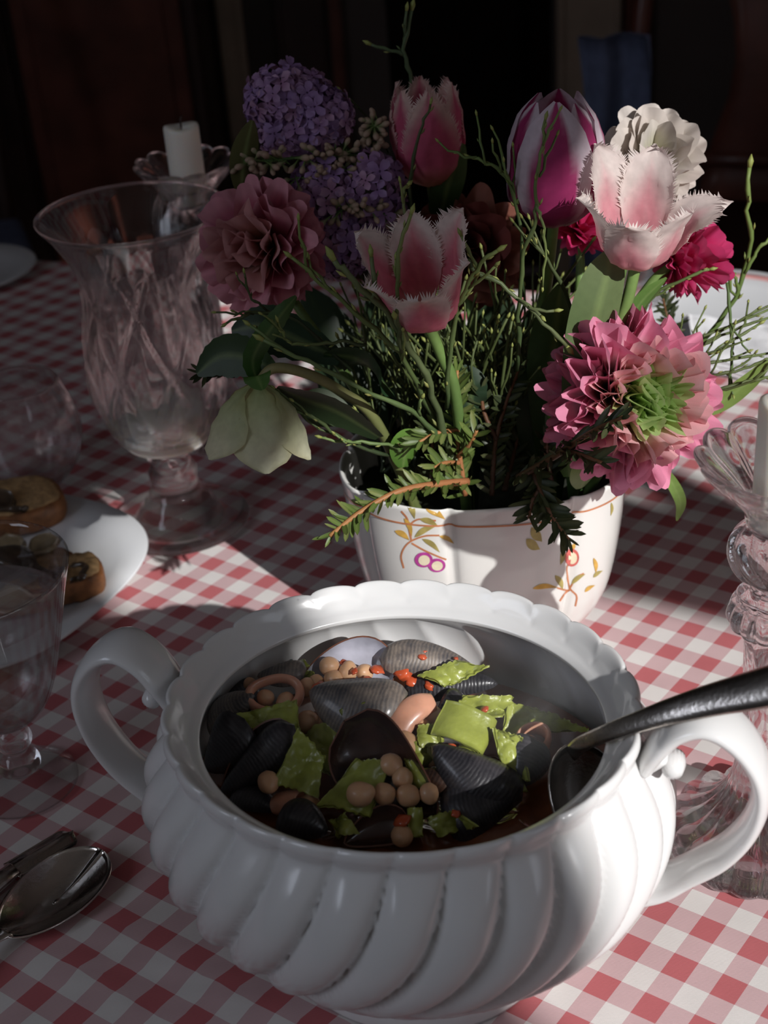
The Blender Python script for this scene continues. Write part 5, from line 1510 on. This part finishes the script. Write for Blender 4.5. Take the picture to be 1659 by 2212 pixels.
# ------------------------------------------------------------------ plates, toasts, cutlery
def squircle(th, e): 
    c, s = cos(th), sin(th)
    return (abs(c) ** e + abs(s) ** e) ** (-1 / e)
pl = thing('plate', 'white rounded-square plate of mushroom toasts at the left', 'plate', (-.322, .943, 0))
pp_ = [(.0005, .004), (.066, .004), (.070, .0005), (.076, .0005), (.080, .0055), (.100, .0090), (.124, .0150), (.1262, .0165), (.1250, .0180), (.104, .0125), (.090, .0095), (.084, .0070), (.0005, .0068)]
part('dish', *lathe(pp_, 120, lambda th, i, r, z: (r * cos(th) * lerp(1, squircle(th + .5, 2.7), min(1, r / .09)), r * sin(th) * lerp(1, squircle(th + .5, 2.7), min(1, r / .09)), z)), M['white_china'], pl)
M['crust'] = mat('crust', (0.27, 0.105, 0.035), 0.55, var=0.5, vscale=90, bump=0.5, bscale=220)
M['crumb'] = mat('crumb', (0.45, 0.28, 0.13), 0.7, var=0.35, vscale=140, bump=0.6, bscale=260)
M['mushroom_dark'] = mat('mushroom_dark', (0.075, 0.050, 0.032), 0.3, var=0.5, vscale=110, coat=0.4)
M['mushroom_pale'] = mat('mushroom_pale', (0.32, 0.24, 0.14), 0.35, var=0.3, vscale=90, coat=0.3)
def toast(label, ctr, rx, ry, h, rz, tilt, seed):
    t = thing('toast', label, 'toast', ctr, None, (tilt[0], tilt[1], rz))
    def shape(grow, z0, z1, bul):
        def fn(th, i, r, z):
            e = squircle(th, 3.2)
            w = 1 + .06 * fbm((cos(th) + seed, sin(th), z * 40), 1.3)
            return (rx * e * cos(th) * r * w * grow, ry * e * sin(th) * r * w * grow, z + .0015 * fbm((r * cos(th) * 3 + seed, r * sin(th) * 3, 2), 1.5))
        return lathe([(.01, z0), (.6, z0), (.93, z0), (1.0, z0 + .15 * (z1 - z0)), (1.0 + bul, (z0 + z1) / 2), (1.0, z1 - .15 * (z1 - z0)), (.93, z1), (.5, z1 + .001), (.01, z1 + .001)], 48, fn)
    part('crust', *shape(1.0, 0, h, .03), M['crust'], t)
    part('crumb', *shape(.90, h * .5, h + .0022, 0), M['crumb'], t)
    return t
def top(px, py, z): return at_z(px, py, z)
toast('toasted bread slice shining orange at the back of the toast plate', top(35, 1120, .012), .040, .028, .022, .4, (0.10, .05), 1)
toast('toasted bread slice under the mushrooms in the middle of the toast plate', top(45, 1285, .011), .046, .032, .020, .2, (0, 0), 2)
toast('small browned toast end at the right side of the toast plate', top(168, 1272, .013), .021, .020, .019, .3, (0, 0), 3)
def mushroom(label, px, py, z, L_, W_, rz, tone, seed):
    p = at_z(px, py, z)
    rr = random.Random(seed)
    b = MB()
    k = rr.uniform(.8, 1.3)
    def fn(u, v):
        s = 2 * v - 1
        y = (u - .5) * L_
        w = W_ * (.35 if u < .42 else .35 + .65 * sin(min(1, (u - .42) / .58 * 1.05) * pi * .97) ** .6)
        return (s * w * .5, y, .006 * sin(u * 3 * k + seed) + .003 * s * s)
    L_, W_ = L_ * 1.15, W_ * 1.25
    o = part('mushroom_slice', *slab(fn, 14, 9, .004), M[tone])
    o.location = p
    o.rotation_euler = (rr.uniform(-.3, .3), rr.uniform(-.4, .4), rz)
    return tag(o, label, 'mushroom', 'mushrooms on the toasts')
for i, (px, py, z, L_, W_, rz, tone, lab) in enumerate([
        (20, 1195, .040, .045, .026, .5, 'mushroom_pale', 'pale mushroom slice topmost on the middle toast'), (75, 1185, .038, .035, .022, -.8, 'mushroom_pale', 'small pale mushroom slice at the back of the middle toast'),
        (60, 1235, .038, .050, .028, 1.3, 'mushroom_dark', 'dark glossy mushroom slice across the middle toast'), (15, 1265, .036, .045, .026, -.4, 'mushroom_dark', 'dark mushroom slice at the left of the middle toast'),
        (100, 1260, .036, .040, .024, .2, 'mushroom_dark', 'dark mushroom slice near the right end of the middle toast'), (55, 1300, .035, .042, .020, 1.6, 'mushroom_pale', 'pale brown mushroom strip at the front of the middle toast'),
        (165, 1242, .035, .028, .020, .6, 'mushroom_dark', 'dark mushroom lump on the small right toast'), (15, 1090, .039, .034, .022, 1.0, 'mushroom_dark', 'dark mushroom slice on the back toast')]):
    mushroom(lab, px, py, z, L_, W_, rz, tone, i + 3)

# spoon
n0, n1 = at_z(4, 2018, .0085), at_z(222, 1842, .0075)
sp = thing('spoon', 'large steel serving spoon lying face up at the lower left', 'spoon', n0)
fx = frame((0.02, -.03, 1), n1 - n0).to_3x3()
LS, WS = (n1 - n0).length, .047
def spoon_fn(u, v):
    a = 2 * pi * v
    e = .12 * cos(a)
    x = .5 + .5 * u * cos(a); y = u * sin(a) * (.5 + .04 * cos(a))
    d = (1 - u * u) * (1.0 + .25 * cos(a) * -u)
    return fx @ Vector((x * LS, y * WS, -.0085 * d + .0035 * u * u * (.2)))
part('bowl', *slab(lambda u, v: spoon_fn(max(.015, u), v), 14, 49, .0012), M['steel'], sp)
hd_ = (n0 - n1).normalized()
part('handle', *tube([p for p in catmull([Vector((0, 0, -.0004)) - hd_ * .003, hd_ * .012 + Vector((0, 0, .001)), hd_ * .05 + Vector((0, 0, .006)), hd_ * .10 + Vector((0, 0, .004)), hd_ * .135 + Vector((0, 0, -.003))], 6)],
     [.0062, .0052, .0046, .0042, .0040, .0040, .0040, .0041, .0043, .0045, .0048, .0051, .0054, .0057, .0060, .0064, .0068, .0072, .0078, .0084, .0090, .0096, .0100, .0100, .0085], 12, True, flat=(1, .32), up=(0, 0, 1)), M['steel'], sp)
# knife beside it
k0, k1 = at_z(-70, 1962, .004), at_z(160, 1803, .0035)
kn = thing('table_knife', 'steel table knife lying beside the serving spoon at the left edge', 'knife', k0)
kd = (k1 - k0)
kx = kd.normalized(); ky = Vector((-kx.y, kx.x, 0))
def blade(u, v):
    s = 2 * v - 1
    w = .0085 * (min(1, (1 - u) / .10) ** .5 if u > .9 else 1) + .0006
    return kx * (kd.length * (.42 + .58 * u)) + ky * (s * w) + Vector((0, 0, .0030 * (1 - abs(s)) + .0035 * (1 - u) + .0008))
part('blade', *slab(blade, 18, 7, .0012), M['steel'], kn)
part('handle', *tube([kx * -.02 + Vector((0, 0, .001)), kx * kd.length * .1 + Vector((0, 0, .002)), kx * kd.length * .3 + Vector((0, 0, .0035)), kx * kd.length * .44 + Vector((0, 0, .0045))], [.0085, .0080, .0068, .0060], 12, True, flat=(1, .5), up=(0, 0, 1)), M['steel_worn'], kn)

# far left: a side plate whose pale rim catches the light
c = at_z(-70, 600, 0)
sp_ = thing('side_plate', 'pale side plate in the shade at the far left of the table', 'plate', (c.x, c.y, 0))
part('dish', *lathe([(.0005, .003), (.045, .003), (.05, .0005), (.056, .002), (.082, .010), (.084, .0115), (.082, .0125), (.058, .0065), (.0005, .0055)], 72), M['white_china'], sp_)
# far right: plate with a pink rim, folded napkin and a small crystal glass
c = at_z(1560, 700, 0)
wp = thing('dinner_plate', 'white dinner plate with a pink rim line at the far right', 'plate', (c.x, c.y, 0))
part('dish', *lathe([(.0005, .003), (.068, .003), (.073, .0005), (.080, .002), (.112, .012), (.1145, .0135), (.1125, .0145), (.084, .0078), (.0005, .0065)], 96), M['white_china'], wp)
M['pink_glaze'] = mat('pink_glaze', (0.62, 0.30, 0.29), 0.2, var=0.1, vscale=40, coat=.4)
part('rim_line', *lathe([(.0985, .0116), (.1065, .0135), (.1065, .0137), (.0985, .0118)], 96, None, True), M['pink_glaze'], wp)
M['linen'] = mat('linen', (0.76, 0.76, 0.78), 0.9, var=0.06, vscale=300, bump=0.3, bscale=900)
q = [at_z(1475, 690, .016), at_z(1690, 720, .016), at_z(1720, 830, .004), at_z(1490, 800, .004)]
qc = sum(q, Vector()) / 4
nap = thing('napkin', 'folded white linen napkin on the far right plate', 'napkin', qc)
for k, dz in enumerate((.0, .0035, .007)):
    def nf(u, v, k=k, dz=dz):
        p = (q[0] * (1 - u) + q[1] * u) * (1 - v) + (q[3] * (1 - u) + q[2] * u) * v
        p = qc + (p - qc) * (1 - .05 * k) + Vector((0, 0, dz + .0035 * fbm((u * 3, v * 3, 5 + k * .15), 1.0)))
        return p - qc
    part('fold', *slab(nf, 24, 16, .0028), M['linen'], nap)
c = at_z(1395, 660, 0)
cg = thing('crystal_tumbler', 'small cut-crystal tumbler glittering behind the hot pink flower', 'glass', (c.x, c.y, 0))
part('bowl', *lathe([(.0005, .001), (.022, .001), (.025, .004), (.029, .03), (.032, .055), (.033, .062), (.031, .062), (.0295, .052), (.026, .02), (.022, .008), (.0005, .008)], 64,
     lambda th, i, r, z: (r * (1 + .03 * (rib(th + z * 20, 16, 1) - .5)) * cos(th), r * (1 + .03 * (rib(th + z * 20, 16, 1) - .5)) * sin(th), z)), M['crystal'], cg)

# faint steam over the hot stew
def steam_mat():
    m = bpy.data.materials.new('steam')
    m.use_nodes = True
    nt = m.node_tree
    nt.nodes.remove(nt.nodes['Principled BSDF'])
    v = nt.nodes.new('ShaderNodeVolumePrincipled')
    tc = nd(nt, 'ShaderNodeTexCoord')
    n = nd(nt, 'ShaderNodeTexNoise', Scale=26.0, Detail=3.0)
    nt.links.new(tc.outputs['Object'], n.inputs['Vector'])
    mr = nd(nt, 'ShaderNodeMapRange')
    mr.inputs['From Min'].default_value, mr.inputs['From Max'].default_value, mr.inputs['To Max'].default_value = 0.45, 0.75, 2.4
    nt.links.new(n.outputs['Fac'], mr.inputs['Value'])
    nt.links.new(mr.outputs[0], v.inputs['Density'])
    v.inputs['Color'].default_value = (1, 1, 1, 1)
    nt.links.new(v.outputs[0], nt.nodes['Material Output'].inputs['Volume'])
    return m
st = part('steam', *lathe([(.0005, -.024), (.055, -.021), (.078, -.008), (.080, .010), (.062, .040), (.035, .062), (.0005, .070)], 32, lambda th, i, r, z: (r * cos(th) * 1.05, r * sin(th) * .92, z)), steam_mat())
st.location = (TC.x + .012, TC.y, .158)
tag(st, 'thin wisps of steam rising from the hot stew', 'steam', None, 'stuff')
